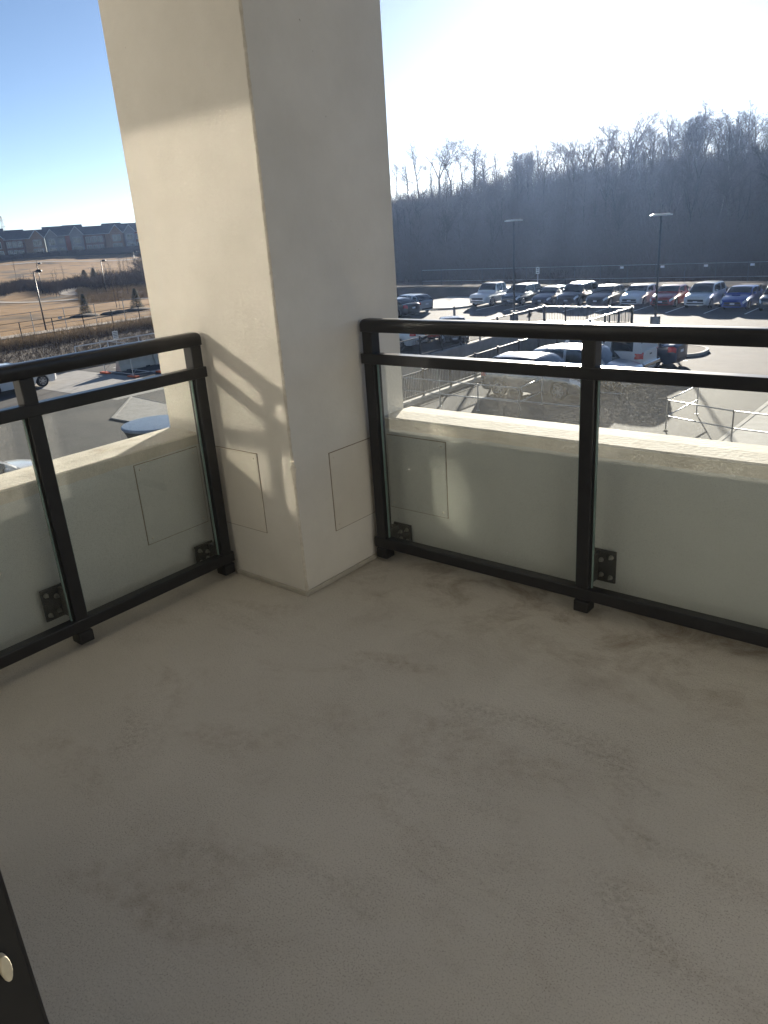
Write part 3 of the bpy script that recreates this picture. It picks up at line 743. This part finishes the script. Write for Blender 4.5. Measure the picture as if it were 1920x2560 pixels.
car('parked_car', 'black saloon beyond the ramp fence just right of the red truck box', 'saloon', 'paint_black', (-25.1, 37.8, GZ+.006), R(-53))
GN = 'cars parked beside the ramp'
car('parked_car', 'grey estate with sun glint on its roof right behind the pipe barrier', 'crossover', 'paint_grey', (-13.0, 26.1, GZ+.006), R(3), group=GN)
car('parked_car', 'silver white crossover with its bonnet showing right of the railing post', 'crossover', 'paint_silver', (-11.9, 28.6, GZ+.006), R(2), group=GN)
car('pickup_truck', 'white pickup with canopy over its bed, red tail lamp towards us', 'pickup', 'paint_white', (-12.9, 31.2, GZ+.006), R(178), cat='pickup', cap=True)
car('parked_car', 'dark blue car showing its tail behind the canopied pickup', 'saloon', 'paint_navy', (-12.0, 33.9, GZ+.006), R(178))
GF = 'white cars on the side of the field'
car('parked_car', 'white saloon crossing the lot beyond the railing post', 'saloon', 'paint_white', (-39.4, 16.6, GZ+.018), R(92), group=GF)
car('parked_car', 'white car close below the parapet with only its front showing', 'saloon', 'paint_white', (-20.8, 6.6, GZ+.006), R(90), group=GF)
car('parked_car', 'white off-roader behind the pillar past the concrete barriers', 'crossover', 'paint_white', (-39.3, 28.4, GZ+.006), R(-90), group=GF)
# red truck box
t = empty('truck_box', 'red tipper box standing behind the white pickup past the ramp fence', 'truck box', (-28.0, 37.0, GZ), R(20)); t.scale = (.9, .9, .5)
m = MB(); m.box(-2.6, 2.6, -1.15, -1.07, .75, 2.2); m.box(-2.6, 2.6, 1.07, 1.15, .75, 2.2); m.box(-2.6, -2.52, -1.07, 1.07, .75, 2.2); m.box(2.52, 2.6, -1.07, 1.07, .75, 2.2); m.box(-2.52, 2.52, -1.07, 1.07, .75, .85); m.build('tub', 'red_box', t)
for k in range(7): B(-2.5+k*.8, -2.38+k*.8, -1.21, -1.1505, .78, 2.16).build('rib', 'red_box', t)
B(-2.4, 2.4, -.5, .5, .45, .75).build('chassis', 'steel_dark', t)
tm, rm_, bm_ = wheel_mesh(.39)
for a in (-1.7, 1.5):
    for s in (1, -1): w = share('wheel', tm, t, (a, s*.9, .39)); share('rim', rm_, w, (0, 0, 0))

# parking sign, bollard
surf('sign_white', (.72, .72, .70), rough=.5); surf('sign_ink', (.03, .03, .03), rough=.6)
t = empty('parking_sign', 'small white parking sign on a thin post behind the slate crossover', 'sign', (-31.6, 60.8, GZ))
MB().tube((0, 0, 0), (0, 0, 2.8), .03, n=8).build('post', 'galvanised', t); b = B(-.17, .17, -.045, -.035, 2.2, 2.75).build('board', 'sign_white', t)
for k, (h0, h1, w) in enumerate(((2.57, 2.67, .10), (2.45, 2.50, .12), (2.28, 2.36, .11))): B(-w, w, -.05, -.0455, h0, h1).build('print', 'sign_ink', b)
t = empty('bollard', 'short grey bollard standing alone on the asphalt past the ramp', 'bollard', (-30.4, 45.8, GZ))
MB().lathe([(.09, 0), (.09, 1.05), (.07, 1.12), (.03, 1.15)], 0, 0, 14).build('post', 'concrete_dark', t, smooth=True)
# tagged wire fence in front of the wood
t = empty('wire_fence', 'low wire fence with small pale tags between the cars and the wood', 'fence', (-48, 65.8, GZ))
pm_ = MB().tube((0, 0, 0), (0, 0, 1.9), .025, n=6).mesh('post', 'steel_dark'); gm = MB().box(-.16, .16, -.01, .01, 1.42, 1.60).mesh('tag', 'plate')
for k in range(25): share('post', pm_, t, (k*2.5, 0, .7))
for k in range(9): share('tag', gm, t, (22+k*3.6, -.03, .7))
for h in (1.3, 2.4): MB().tube((0, 0, h), (60, 0, h), .012, n=4).build('wire', 'galvanised', t)

# ------------------------------------------------------------------ trees
surf('bark', (.055, .045, .038), (.095, .078, .062), 3, rough=.95, objvar=.5); surf('twig', (.065, .05, .042), (.09, .07, .058), 2, rough=.95, objvar=.4)
surf('needles', (.022, .040, .018), (.05, .07, .03), 2.5, rough=.8, spec=.2); surf('dry_weed', (.22, .155, .085), (.32, .24, .14), .4, rough=.95, spec=.1)
surf('brush_twig', (.05, .036, .03), (.085, .06, .048), .3, rough=.95, spec=.1)
def bare_tree(seed, H, style):
    rd = random.Random(seed); tr = MB(); cr = MB()
    def grow(mb, p, d, L_, r, lev):
        nseg = 5 if lev == 0 else (4 if lev < 3 else 2)
        pts = [p]; dirs = [d]; rr = [r]; cur = Vector(p); dd = Vector(d)
        wob = (.06, .16, .22, .28, .3)[lev]
        for k in range(nseg):
            dd = (dd + Vector((rd.gauss(0, wob), rd.gauss(0, wob), rd.gauss(0, wob)*.6+.10*(lev > 0)))).normalized()
            nx = cur+dd*(L_/nseg); r2 = r*(1-(k+1)/nseg*(.72 if lev == 0 else .78))
            mb.tube(cur, nx, rr[-1], r2, 6 if lev == 0 else (4 if lev == 1 else 3), cap=False)
            cur = nx; pts.append(cur.copy()); dirs.append(dd.copy()); rr.append(r2)
        if lev >= 4: return
        nb = {0: rd.randint(11, 15), 1: rd.randint(6, 9), 2: rd.randint(5, 7), 3: rd.randint(3, 4)}[lev]
        for k in range(nb):
            f = (.28+.72*(k+rd.random())/nb) if lev == 0 else (.18+.82*(k+rd.random())/nb)
            t = f*nseg; i = min(int(t), nseg-1); u = t-i; q = pts[i].lerp(pts[i+1], u); bd = dirs[i+1]
            a = bd.cross(Vector((rd.gauss(0, 1), rd.gauss(0, 1), rd.gauss(0, 1)))).normalized()
            ang = R(rd.uniform(32, 60) if style != 'oak' else rd.uniform(38, 72)) * (1.0 if lev else (1.15-.45*f))
            nd = (bd*math.cos(ang)+a*math.sin(ang)); nd.z += .12 if style != 'oak' else .02; nd.normalize()
            if lev == 0: l2 = H*(.46 if style == 'oak' else .36)*(.35+.65*math.sin(math.pi*min(1, .12+.80*f)))*rd.uniform(.7, 1.15)
            else: l2 = L_*(.62 if lev == 1 else .58)*rd.uniform(.6, 1.1)*(1.1-.45*f)
            rb = max(.0135, min(rr[i]*.60, .42*r)*(.9 if lev == 0 else .8))
            grow(cr, q, nd, l2, rb, lev+1)
    if style == 'fork':
        h0 = H*.35; tr.tube((0, 0, -.3), (0, 0, h0), .26, .2, 7, cap=False)
        for k in range(3):
            a = 2*math.pi*k/3+rd.random(); grow(tr, Vector((0, 0, h0)), Vector((math.cos(a)*.34, math.sin(a)*.34, 1)).normalized(), H*.62, .14, 0 if k == 0 else 1)
    elif style == 'pole':
        grow(tr, Vector((0, 0, -.3)), Vector((0, 0, 1)), H, .16, 0)
    else: grow(tr, Vector((0, 0, -.3)), Vector((rd.gauss(0, .05), rd.gauss(0, .05), 1)).normalized(), H*(.82 if style == 'oak' else .95), .30 if style == 'oak' else .22, 0)
    return tr.mesh('trunk', 'bark'), cr.mesh('crown', 'twig'), len(tr.f)+len(cr.f)
TREES = [bare_tree(11, 12, 'tall'), bare_tree(12, 13, 'tall'), bare_tree(13, 12, 'fork'), bare_tree(14, 11.5, 'oak'), bare_tree(15, 12, 'oak'), bare_tree(16, 11, 'pole'), bare_tree(17, 12.5, 'fork')]
def place_tree(k, x, y, s, rz, label, group, name='bare_tree', sx=1.0):
    tm_, cm_, _ = TREES[k]; t = empty(name, label, 'tree', (x, y, terrain(x, y)), rz, group); t.scale = (s*sx, s*sx, s)
    share('trunk', tm_, t, (0, 0, 0)); share('crown', cm_, t, (0, 0, 0)); return t
rd = random.Random(77)
def at_heading(deg, d): return 2.1-math.sin(R(deg))*d, -1.94+math.cos(R(deg))*d
def over(h):
    marks = [(37.5, 'beside the pillar'), (34.5, 'above the silver hatchback'), (32.6, 'above the white pickup'), (30.2, 'above the slate crossover'), (27.9, 'above the navy saloon'), (26.0, 'above the graphite crossover'), (23.9, 'above the black saloon'),
             (21.6, 'above the white saloon'), (19.4, 'above the red saloon'), (17.3, 'above the white crossover'), (15.0, 'above the blue saloon'), (12, 'past the blue saloon')]
    return min(marks, key=lambda m: abs(m[0]-h))[1]
def size_word(s): return 'small' if s < .72 else ('medium' if s < .88 else ('tall' if s < 1.05 else 'very tall'))
KIND = ['straight', 'slim straight', 'forked', 'broad', 'spreading', 'pole-like', 'high forked']
# thin trees standing clear on the crest next to the pillar: (heading, distance, kind, height scale)
CREST = [(38.0, 214, 5, .72, 'slender bare tree on the hill crest touching the pillar edge'), (37.2, 205, 0, .62, None), (36.4, 208, 1, .88, 'tall narrow bare tree on the hill crest, second from the pillar'),
         (35.6, 206, 5, .66, None), (35.0, 210, 6, 1.0, 'tall bare tree with a high forked crown on the crest'), (34.2, 205, 2, .80, None), (33.4, 212, 0, .70, None),
         (32.6, 204, 3, .98, 'broad round bare tree standing clear on the hill crest'), (31.9, 207, 4, .78, None), (31.0, 205, 1, .62, None), (30.3, 208, 6, .60, None), (29.6, 203, 0, .58, None),
         (28.9, 206, 2, .64, None), (28.2, 204, 1, .72, None)]
for hd, d, k, s, lb in CREST:
    x, y = at_heading(hd, d); place_tree(k, x, y, s*1.06, rd.uniform(0, 6.28), lb or f'{size_word(s)} {KIND[k]} bare tree on the hill crest {over(hd)}', None if lb else 'bare trees on the hill crest', sx=rd.uniform(1.1, 1.45))
def top_el(hd):  # how high the wood reaches, degrees above the horizon, by heading
    return [(10, 5.3), (14.5, 5.45), (18, 5.35), (21, 5.45), (23, 5.3), (25, 4.9), (27.5, 4.2), (29, 3.7), (31, 3.9), (34, 3.4), (40, 3.2)]
n = 0
for hd10 in range(105, 300, 7):
    hd = hd10/10
    for d in (172, 192):
        h = hd+rd.uniform(-.28, .28); dd = d+rd.uniform(-7, 7); x, y = at_heading(h, dd); e = lerp(top_el(h), h)+(rd.uniform(-.6, .25) if d > 180 else rd.uniform(-1.9, -.8))
        H = CAM.z+math.tan(R(e))*dd-terrain(x, y); k = rd.choice((0, 1, 2, 2, 3, 3, 4, 6, 6))
        sz = max(.5, H/12.2); place_tree(k, x, y, sz, rd.uniform(0, 6.28), f'{size_word(sz)} {KIND[k]} bare tree atop the wood {over(h)}', 'bare trees of the wood fringe', sx=rd.uniform(1.1, 1.5)); n += 1
for k in range(95):
    h = rd.uniform(11, 39.5); dd = rd.uniform(112, 172); x, y = at_heading(h, dd)
    if y < 84: continue
    k2 = rd.choice((0, 1, 2, 3, 4, 6)); sz = rd.uniform(.5, .8); place_tree(k2, x, y, sz, rd.uniform(0, 6.28), f'{size_word(sz)} {KIND[k2]} tree {"low" if dd < 140 else "high"} in the wood {over(h)}', 'bare trees on the wooded slope', sx=rd.uniform(.85, 1.1))
# undergrowth on the slope: saplings and scrub that read as one mass
def thicket(name, mat, n, pos, hr, seed, spread=.35, rad=.02, kids=3):
    q = random.Random(seed); m = MB()
    for _ in range(n):
        x, y = pos(q); z = terrain(x, y); h = q.uniform(*hr)
        for k in range(q.randint(1, kids)):
            tp = (x+q.gauss(0, spread*h), y+q.gauss(0, spread*h), z+h*q.uniform(.6, 1)); bs = (x+q.gauss(0, .2), y+q.gauss(0, .2), z-.1)
            m.tube(bs, tp, rad, rad*.4, 3, cap=False)
            mid = Vector(bs).lerp(Vector(tp), q.uniform(.4, .8)); m.tube(mid, mid+Vector((q.gauss(0, .25*h), q.gauss(0, .25*h), q.uniform(.15, .4)*h)), rad*.6, rad*.25, 3, cap=False)
    o = m.build(name, mat); return o
def slope_pos(q):
    while True:
        h = q.uniform(10.5, 41); d = q.uniform(86, 200); x, y = at_heading(h, d)
        if y > 80: return x, y
tag(thicket('undergrowth', 'twig', 15000, slope_pos, (1.5, 5.5), 5, .22, .035), kind='stuff')
def fringe_pos(q):
    h = q.uniform(10.5, 40); x, y = at_heading(h, 66); return x+q.uniform(-3, 3), q.uniform(68, 84)
tag(thicket('undergrowth', 'brush_twig', 5000, fringe_pos, (.4, 1.8), 6, .3, .02), kind='stuff')

# ------------------------------------------------------------------ the field
def evergreen(seed):
    q = random.Random(seed); m = MB(); H = 4.0
    for _ in range(4200):
        z = .15+3.8*(q.random()**1.25); rad = 1.15*(1-z/4.05)**.85; a = q.uniform(0, 6.283); r = rad*math.sqrt(q.uniform(.25, 1))*(1+.12*math.sin(3*a+z*4))
        p = Vector((r*math.cos(a), r*math.sin(a), z-.12*r)); o = Vector((math.cos(a), math.sin(a), q.uniform(-.3, .35))).normalized(); s = o.cross(Vector((0, 0, 1))).normalized()
        l = q.uniform(.16, .34); w = q.uniform(.05, .11)
        m.face(p-s*w, p+s*w, p+o*l)
    tr = MB().tube((0, 0, -.2), (0, 0, 3.6), .07, .01, 6)
    return tr.mesh('trunk', 'bark'), m.mesh('crown', 'needles')
EV = [evergreen(1), evergreen(2)]
def put_ev(k, x, y, s, label, sx=1.0):
    t = empty('evergreen_tree', label, 'tree', (x, y, terrain(x, y)), k, 'young evergreens on the field'); t.scale = (s*sx, s*sx, s)
    share('trunk', EV[k][0], t, (0, 0, 0)); share('crown', EV[k][1], t, (0, 0, 0))
put_ev(0, -80.5, 45.2, .58, 'conical young evergreen on the field in front of its brown mulch ring', 1.15)
put_ev(1, -78.4, 50.6, .58, 'conical young evergreen closest to the pillar on the field', 1.25)
x, y = at_heading(59.9, 165); put_ev(1, x, y, .62, 'small round evergreen far out on the field, the darker of a pair', 1.9)
x, y = at_heading(59.3, 168); put_ev(0, x, y, .62, 'small round evergreen far out on the field, the paler of a pair', 1.6)
# mulch rings
for (x, y) in ((-79.3, 44.3), (-77.0, 49.6), (-77.8, 47.4)):
    m = MB(); m.lathe([(1.9, -.1), (1.5, .14), (.7, .26), (.1, .3)], 0, 0, 18); o = m.build('mulch_mound', 'soil', smooth=True); o.location = (x, y, terrain(x, y)); tag(o, kind='structure')
def sapling(seed):
    q = random.Random(seed); m = MB(); c = MB(); m.tube((0, 0, -.1), (q.gauss(0, .05), 0, 4.2), .035, .012, 5)
    for k in range(16):
        z = 1.7+2.4*k/16; a = q.uniform(0, 6.28); l = q.uniform(.35, .8); p = Vector((0, 0, z)); e = p+Vector((math.cos(a)*l*.6, math.sin(a)*l*.6, l)); c.tube(p, e, .012, .005, 3, False)
        for j in range(2): b = p.lerp(e, .4+.3*j); c.tube(b, b+Vector((q.gauss(0, .2), q.gauss(0, .2), .3)), .007, .003, 3, False)
    return m.mesh('trunk', 'bark'), c.mesh('crown', 'twig')
SP = [sapling(1), sapling(2), sapling(3)]
GS = 'young bare saplings on the field'
for i, (px, d, s, lb) in enumerate(((63.0, 93, 1.15, 'leafless sapling beside the nearest field lamp post'), (64.1, 190, 1.0, None), (62.7, 175, 1.05, None), (61.2, 160, .9, None), (61.9, 136, .95, 'one of two close leafless saplings at the path bend'), (61.7, 136, .95, 'one of two close leafless saplings at the path bend'),
        (59.3, 125, 1.0, None), (58.5, 150, .9, None), (57.6, 122, 1.1, None), (57.3, 118, 1.2, None), (58.2, 100, 1.2, 'thin leafless sapling between the two conical evergreens'), (57.0, 165, 1.1, None), (56.6, 170, 1.2, None), (58.0, 98, .75, None), (57.5, 160, 1.0, None))):
    x, y = at_heading(px, d); t = empty('sapling', lb or 'thin leafless sapling staked on the dry field', 'tree', (x, y, terrain(x, y)), i*1.7, 'two saplings at the path bend' if lb and lb.startswith('one of') else (None if lb else GS)); t.scale = (s, s, s)
    share('trunk', SP[i % 3][0], t, (0, 0, 0)); share('crown', SP[i % 3][1], t, (0, 0, 0))
# bare bushy trees by the pillar edge
for hd, d, s in ((56.1, 140, .42), (55.9, 150, .5), (56.3, 152, .36)):
    x, y = at_heading(hd, d); place_tree(3, x, y, s, hd, 'bushy leafless tree on the field against the pillar edge', 'bushy bare trees by the pillar edge', sx=1.2)
def field_lamp(label, hd, d, h=5.0):
    x, y = at_heading(hd, d); t = empty('lamp_post', label, 'lamp post', (x, y, terrain(x, y)), R(35), 'path lamps on the field')
    MB().tube((0, 0, -.2), (0, 0, h), .075, .05, 10).build('pole', 'lamp_black', t, smooth=True)
    MB().bar((0, 0, h-.05), (.35, 0, h+.02), .06, .06).build('arm', 'lamp_black', t)
    m = MB().lathe([(.06, -.14), (.27, -.12), (.30, -.05), (.24, .08), (.10, .15)], .52, 0, 16); o = m.build('lamp_head', 'lamp_black', t, smooth=True); o.location = (0, 0, h)
field_lamp('tall dark path lamp standing closest behind the wire fence', 63.0, 79, 5.3)
field_lamp('dark path lamp on the open field above the sapling pair', 62.7, 145, 4.8)
field_lamp('dark path lamp on the field near the round evergreens', 58.7, 128, 4.8)
field_lamp('distant dark path lamp beside the pillar edge', 56.5, 172, 4.8)
# fences between the field and the lot
def wire_fence(label, x, y0, y1, step, h, mat, off, rails, rp):
    t = empty('wire_fence', label, 'fence', (x, y0, GZ), 0)
    pm_ = MB().tube((0, 0, -.2), (0, 0, h), rp, n=6).mesh('post', mat); k = off
    while k < y1-y0: share('post', pm_, t, (0, k, 0)); k += step
    for r in rails: MB().tube((0, 0, r), (0, y1-y0, r), .02 if r == rails[-1] else .010, n=5).build('rail', mat, t)
    return t
wire_fence('black chain-link fence posts and rail along the edge of the field', -60.2, 10.2, 70, 2.78, 1.75, 'fence_black', 3.6, (.05, .6, 1.2, 1.73), .045)
wire_fence('taller grey wire fence just behind the black one', -61.4, 10, 70, 2.9, 2.35, 'galvanised', 2.0, (1.1, 2.3), .035)
o = bpy.data.objects.new('notice_board', B(-.02, .02, -.17, .17, 1.5, 1.72).mesh('notice_board', 'sign_white')); COL.objects.link(o); o.location = (-60.9, 31.6, GZ); tag(o, 'small pale notice board fixed on the wire fence', 'sign')
def weeds_pos(q): return -60.2+q.gauss(0, 1.2)+1.2, q.uniform(12, 62)
tag(thicket('dry_weeds', 'dry_weed', 5200, weeds_pos, (.3, 1.2), 9, .18, .012), kind='stuff')
def verge_pos(q): return q.uniform(-59, -45), q.uniform(10, 55)
tag(thicket('dry_weeds', 'brush_twig', 5000, verge_pos, (.15, .7), 10, .4, .014), kind='stuff')
def brush_pos(q):
    t = q.random(); h = 66-t*11; d = 165+q.gauss(0, 5)-18*t+ (6*math.sin(h*2)); return at_heading(h, d)
tag(thicket('scrub', 'brush_twig', 6500, brush_pos, (.5, 1.7), 12, .3, .03), kind='stuff')
def brush2(q): return at_heading(q.uniform(55.5, 60.5), q.uniform(112, 146))
tag(thicket('scrub', 'dry_weed', 3000, brush2, (.3, .9), 13, .3, .02), kind='stuff')
def brush3(q): return at_heading(q.uniform(55.5, 59.5), q.uniform(135, 175))
tag(thicket('scrub', 'brush_twig', 2200, brush3, (.5, 2.2), 14, .25, .025), kind='stuff')

# ------------------------------------------------------------------ townhouses beyond the field
surf('roof_shingle', (.075, .075, .08), (.11, .11, .115), .8, rough=.9); surf('white_trim', (.62, .61, .58), rough=.7); surf('house_glass', (.05, .065, .08), rough=.1, spec=.8)
for nm, c in (('brick_red', (.36, .09, .05)), ('brick_brown', (.25, .13, .08)), ('brick_tan', (.38, .23, .14)), ('siding_grey', (.32, .30, .28)), ('brick_dark', (.19, .10, .07))):
    surf(nm, c, tuple(k*.75 for k in c), 3, rough=.95)
HD0, HDIST = 68.0, 300.0
def house(i, s, w, brick, gable, gw, colour):
    """w wide terrace unit whose front faces the camera; local x along the row, y towards the back"""
    q = random.Random(i); e = 6.0+q.uniform(-.2, .3); rh = 3.0+q.uniform(-.3, .5); dp = 10
    side = ['left end of the row', 'row, with a wide roof', 'row'][0 if i == 0 else 2]
    t = empty('townhouse', f'two storey {colour} townhouse with {gable}, {ORD[i]} from the pillar', 'house', (0, 0, 0), 0, 'townhouses beyond the field')
    a = R(62); ux, uy = math.cos(a), math.sin(a)      # along the row
    cx, cy_ = at_heading(61.2, HDIST); px, py = cx+ux*s, cy_+uy*s
    t.location = (px, py, terrain(cx, cy_)+.2); t.rotation_euler = (0, 0, a)
    B(0, w-.12, 0, dp, -2, e).build('wall', brick, t)
    m = MB(); m.v = [(-.3, -.35, e), (w+.2, -.35, e), (w+.2, dp+.35, e), (-.3, dp+.35, e), (-.3, dp/2, e+rh), (w+.2, dp/2, e+rh)]; m.f = [(0, 1, 5, 4), (2, 3, 4, 5), (1, 2, 5), (3, 0, 4), (3, 2, 1, 0)]
    rf = m.build('roof', 'roof_shingle', t)
    if gable != 'plain eaves':
        gx = .3 if i % 2 else w-gw-.4
        B(gx, gx+gw, -.9, -.0005, -2, e-.01).build('bay', brick if i % 3 else 'siding_grey', t)
        g = MB(); g.v = [(gx, -.9, e), (gx+gw, -.9, e), (gx+gw/2, -.9, e+gw*.56), (gx, .3, e), (gx+gw, .3, e), (gx+gw/2, 2.2, e+gw*.56)]; g.f = [(0, 1, 2), (1, 4, 5, 2), (3, 0, 2, 5)]; g.build('gable', brick if i % 3 else 'siding_grey', t)
        r2 = MB(); r2.v = [(gx-.25, -1.15, e-.1), (gx+gw/2, -1.15, e+gw*.60+.1), (gx+gw/2, 3.2, e+gw*.60+.1), (gx-.25, 3.2, e-.1), (gx+gw+.25, -1.15, e-.1), (gx+gw+.25, 3.2, e-.1)]; r2.f = [(0, 1, 2, 3), (1, 4, 5, 2)]; r2.build('gable_roof', 'roof_shingle', t)
        bg_ = MB(); bg_.bar((gx-.25, -1.17, e-.1), (gx+gw/2, -1.17, e+gw*.60+.08), .06, .22, (0, 0, 1)); bg_.bar((gx+gw+.25, -1.17, e-.1), (gx+gw/2, -1.17, e+gw*.60+.08), .06, .22, (0, 0, 1)); bg_.build('barge_board', 'white_trim', t)
        wins = [(gx+gw*.22, gx+gw*.78, 3.3, 5.2, -.9), (gx+gw*.15, gx+gw*.85, .2, 2.3, -.9)]
        ox = gx+gw+.45 if gx < 1 else .4; wd = w-gw-1.5
        if wd > .8: wins += [(ox, ox+wd*.48, 3.5, 5.1, 0), (ox+wd*.55, ox+wd, 3.5, 5.1, 0), (ox, ox+wd, .3, 2.3, 0)]
    else: wins = [(.5+k*(w-1)/3, .5+k*(w-1)/3+(w-1)/4.2, z0, z1, 0) for k in range(3) for z0, z1 in ((3.4, 5.1), (.3, 2.3))]
    for x0, x1, z0, z1, yy in wins:
        f = B(x0-.12, x1+.12, yy-.06, yy-.001, z0-.12, z1+.14).build('window', 'white_trim', t); B(x0, x1, yy-.075, yy-.0605, z0, z1).build('pane', 'house_glass', f)
        B((x0+x1)/2-.04, (x0+x1)/2+.04, yy-.085, yy-.0755, z0, z1).build('glazing_bar', 'white_trim', f)
    B(-.3, w+.2, -.42, -.3505, e-.12, e+.02).build('eaves_board', 'white_trim', t)
ORD = ['thirteenth', 'twelfth', 'eleventh', 'tenth', 'ninth', 'eighth', 'seventh', 'sixth', 'fifth', 'fourth', 'third', 'second', 'first']
BR = [('brick_brown', 'brown brick'), ('brick_red', 'red brick'), ('brick_brown', 'brown brick'), ('brick_dark', 'dark brick'), ('brick_tan', 'tan brick'), ('siding_grey', 'grey sided'), ('brick_red', 'red brick'), ('brick_dark', 'dark brick'), ('brick_tan', 'tan brick')]
s = -36.0
for i in range(13):
    b, c = BR[i % 9]; w = [6.6, 6.2, 7.0, 6.2, 6.4][i % 5]; house(i, s, w, b, ['one gable', 'a steep gable', 'one gable', 'plain eaves'][i % 4], 3.6 if i % 2 else 4.3, c); s += w
# garden fence and hedge along the gardens
surf('board_fence', (.06, .045, .038), (.09, .065, .055), 2, rough=.95); surf('hedge_leaf', (.025, .035, .018), (.05, .06, .03), 2, rough=.9)
a = R(62); cx, cy_ = at_heading(61.2, HDIST-14)
t = empty('garden_fence', 'long dark board fence in front of the townhouses', 'fence', (cx, cy_, terrain(cx, cy_)-.3), a)
pn = MB().box(0, 2.36, -.04, .04, 0, 1.9).mesh('panel', 'board_fence'); po_ = MB().box(-.07, .07, -.07, .07, 0, 2.05).mesh('post', 'board_fence')
for k in range(-16, 19): share('panel', pn, t, (k*2.45+.07, 0, 0)); share('post', po_, t, (k*2.45, 0, 0))
def hedge_pos(q):
    u = q.uniform(-36, 44); v = q.gauss(-1.6, .5); return cx+math.cos(a)*u+math.sin(a)*v*1, cy_+math.sin(a)*u-math.cos(a)*v*-1
tag(thicket('hedge', 'hedge_leaf', 5000, hedge_pos, (.8, 1.9), 15, .25, .06), kind='stuff')
# pylon by the horizon
x, y = at_heading(64.2, 360); t = empty('pylon', 'distant lattice pylon at the end of the townhouse roofs', 'pylon', (x, y, terrain(x, y)))
for sx, sy in ((1, 1), (1, -1), (-1, 1), (-1, -1)): MB().tube((sx*1.4, sy*1.4, 0), (sx*.15, sy*.15, 17), .09, n=4).build('leg', 'steel_dark', t)
for h in (13, 15.5): MB().bar((-2.2, 0, h), (2.2, 0, h), .12, .12).build('cross_arm', 'steel_dark', t)

# ------------------------------------------------------------------ things on the lot towards the field
surf('bin_blue', (.17, .22, .29), (.21, .26, .34), 2, rough=.35); surf('bin_dark', (.02, .022, .026), (.035, .037, .04), 3, rough=.6); surf('orange_plastic', (.55, .10, .02), rough=.5)
surf('barrier_concrete', (.42, .38, .31), (.52, .48, .40), 2, rough=.9, bump=.4, bscale=12)
t = empty('waste_container', 'round in-ground waste container with flat blue lid below the parapet', 'bin', (-20.5, 12.75, GZ))
MB().lathe([(1.02, 0), (1.02, .78), (1.10, .95), (1.10, 1.02)], 0, 0, 40).build('drum', 'bin_dark', t, smooth=False)
MB().lathe([(1.14, 1.02), (1.17, 1.05), (1.17, 1.10), (1.13, 1.13), (.6, 1.145), (.05, 1.15)], 0, 0, 48).build('lid', 'bin_blue', t, smooth=False)
for k in range(3): pass
def jersey(label, x, y, L_):
    t = empty('concrete_barrier', label, 'barrier', (x, y, GZ), R(90), 'concrete barriers on the lot')
    pr = [(-.30, .0), (.30, .0), (.30, .10), (.17, .36), (.13, .95), (-.13, .95), (-.17, .36), (-.30, .10)]; m = MB(); n_ = len(pr)
    for u in (0, L_):
        for d, z in pr: m.v.append((u, d, z))
    for i in range(n_): m.f.append((i, (i+1) % n_, n_+(i+1) % n_, n_+i))
    m.f.append(tuple(range(n_-1, -1, -1))); m.f.append(tuple(range(n_, 2*n_))); b = m.build('block', 'barrier_concrete', t, bevel=.02)
    for u in (.35, L_-.65): B(u, u+.3, -.302, .302, .0, .07).build('fork_slot', 'steel_dark', t)
jersey('pale concrete barrier nearest the temporary fence', -38.7, 22.7, 2.35); jersey('pale concrete barrier half behind the pillar', -38.6, 25.1, 2.4)
def temp_fence(label, pts):
    ox, oy = pts[0]; t = empty('temporary_fence', label, 'fence', (ox, oy, GZ), 0, 'temporary mesh fence panels')
    for (x0, y0), (x1, y1) in zip(pts, pts[1:]):
        for h in (.18, 1.9): MB().tube((x0-ox, y0-oy, h), (x1-ox, y1-oy, h), .02, n=6).build('rail', 'galvanised', t)
        MB().tube((x0-ox, y0-oy, .18), (x1-ox, y1-oy, 1.9), .008, n=4).build('brace', 'galvanised', t)
    for x0, y0 in pts:
        MB().tube((x0-ox, y0-oy, .05), (x0-ox, y0-oy, 1.95), .024, n=8).build('post', 'galvanised', t)
        B(x0-ox-.42, x0-ox+.42, y0-oy-.13, y0-oy+.13, .02, .11).build('foot', 'orange_plastic', t, bevel=.02)
temp_fence('temporary fence with orange feet in front of the concrete barriers', [(-38.8, 21.9), (-35.8, 21.8), (-35.4, 23.4), (-36.0, 27.0)])
t = empty('pipe_gate', 'low white pipe gate with a notice at the edge of the soil verge', 'gate', (-44.8, 23.6, GZ))
surf('white_pipe', (.6, .6, .6), rough=.4)
for h in (.5, 1.05): MB().tube((0, 0, h), (0, 9.5, h), .04, n=8).build('rail', 'white_pipe', t)
for k in range(5): MB().tube((0, k*2.37, 0), (0, k*2.37, 1.05), .04, n=8).build('post', 'white_pipe', t)
t = empty('notice_sign', 'small white notice standing at the pipe gate', 'sign', (-44.6, 26.5, GZ))
MB().tube((0, 0, 0), (0, 0, 1.7), .03, n=6).build('post', 'galvanised', t); b = B(.031, .045, -.20, .20, 1.15, 1.65).build('board', 'sign_white', t)
for k in range(4): B(.0455, .05, -.15, .15, 1.54-k*.1, 1.58-k*.1).build('print_line', 'sign_ink', b)

# ------------------------------------------------------------------ haze volume, added mostly to give the wood its lens flare veil
m_, nt_, N_, L_, P_ = nodes_of('haze_veil'); N_.remove(P_)
pv = N_.new('ShaderNodeVolumePrincipled'); pv.inputs['Color'].default_value = (.42, .60, 1.0, 1); pv.inputs['Density'].default_value = .00015; pv.inputs['Anisotropy'].default_value = .68
L_.new(pv.outputs[0], N_['Material Output'].inputs['Volume'])
hz = B(-905, 605, -505, 905, -26, 31).build('haze', 'haze_veil'); tag(hz, kind='stuff'); hz.display_type = 'BOUNDS'
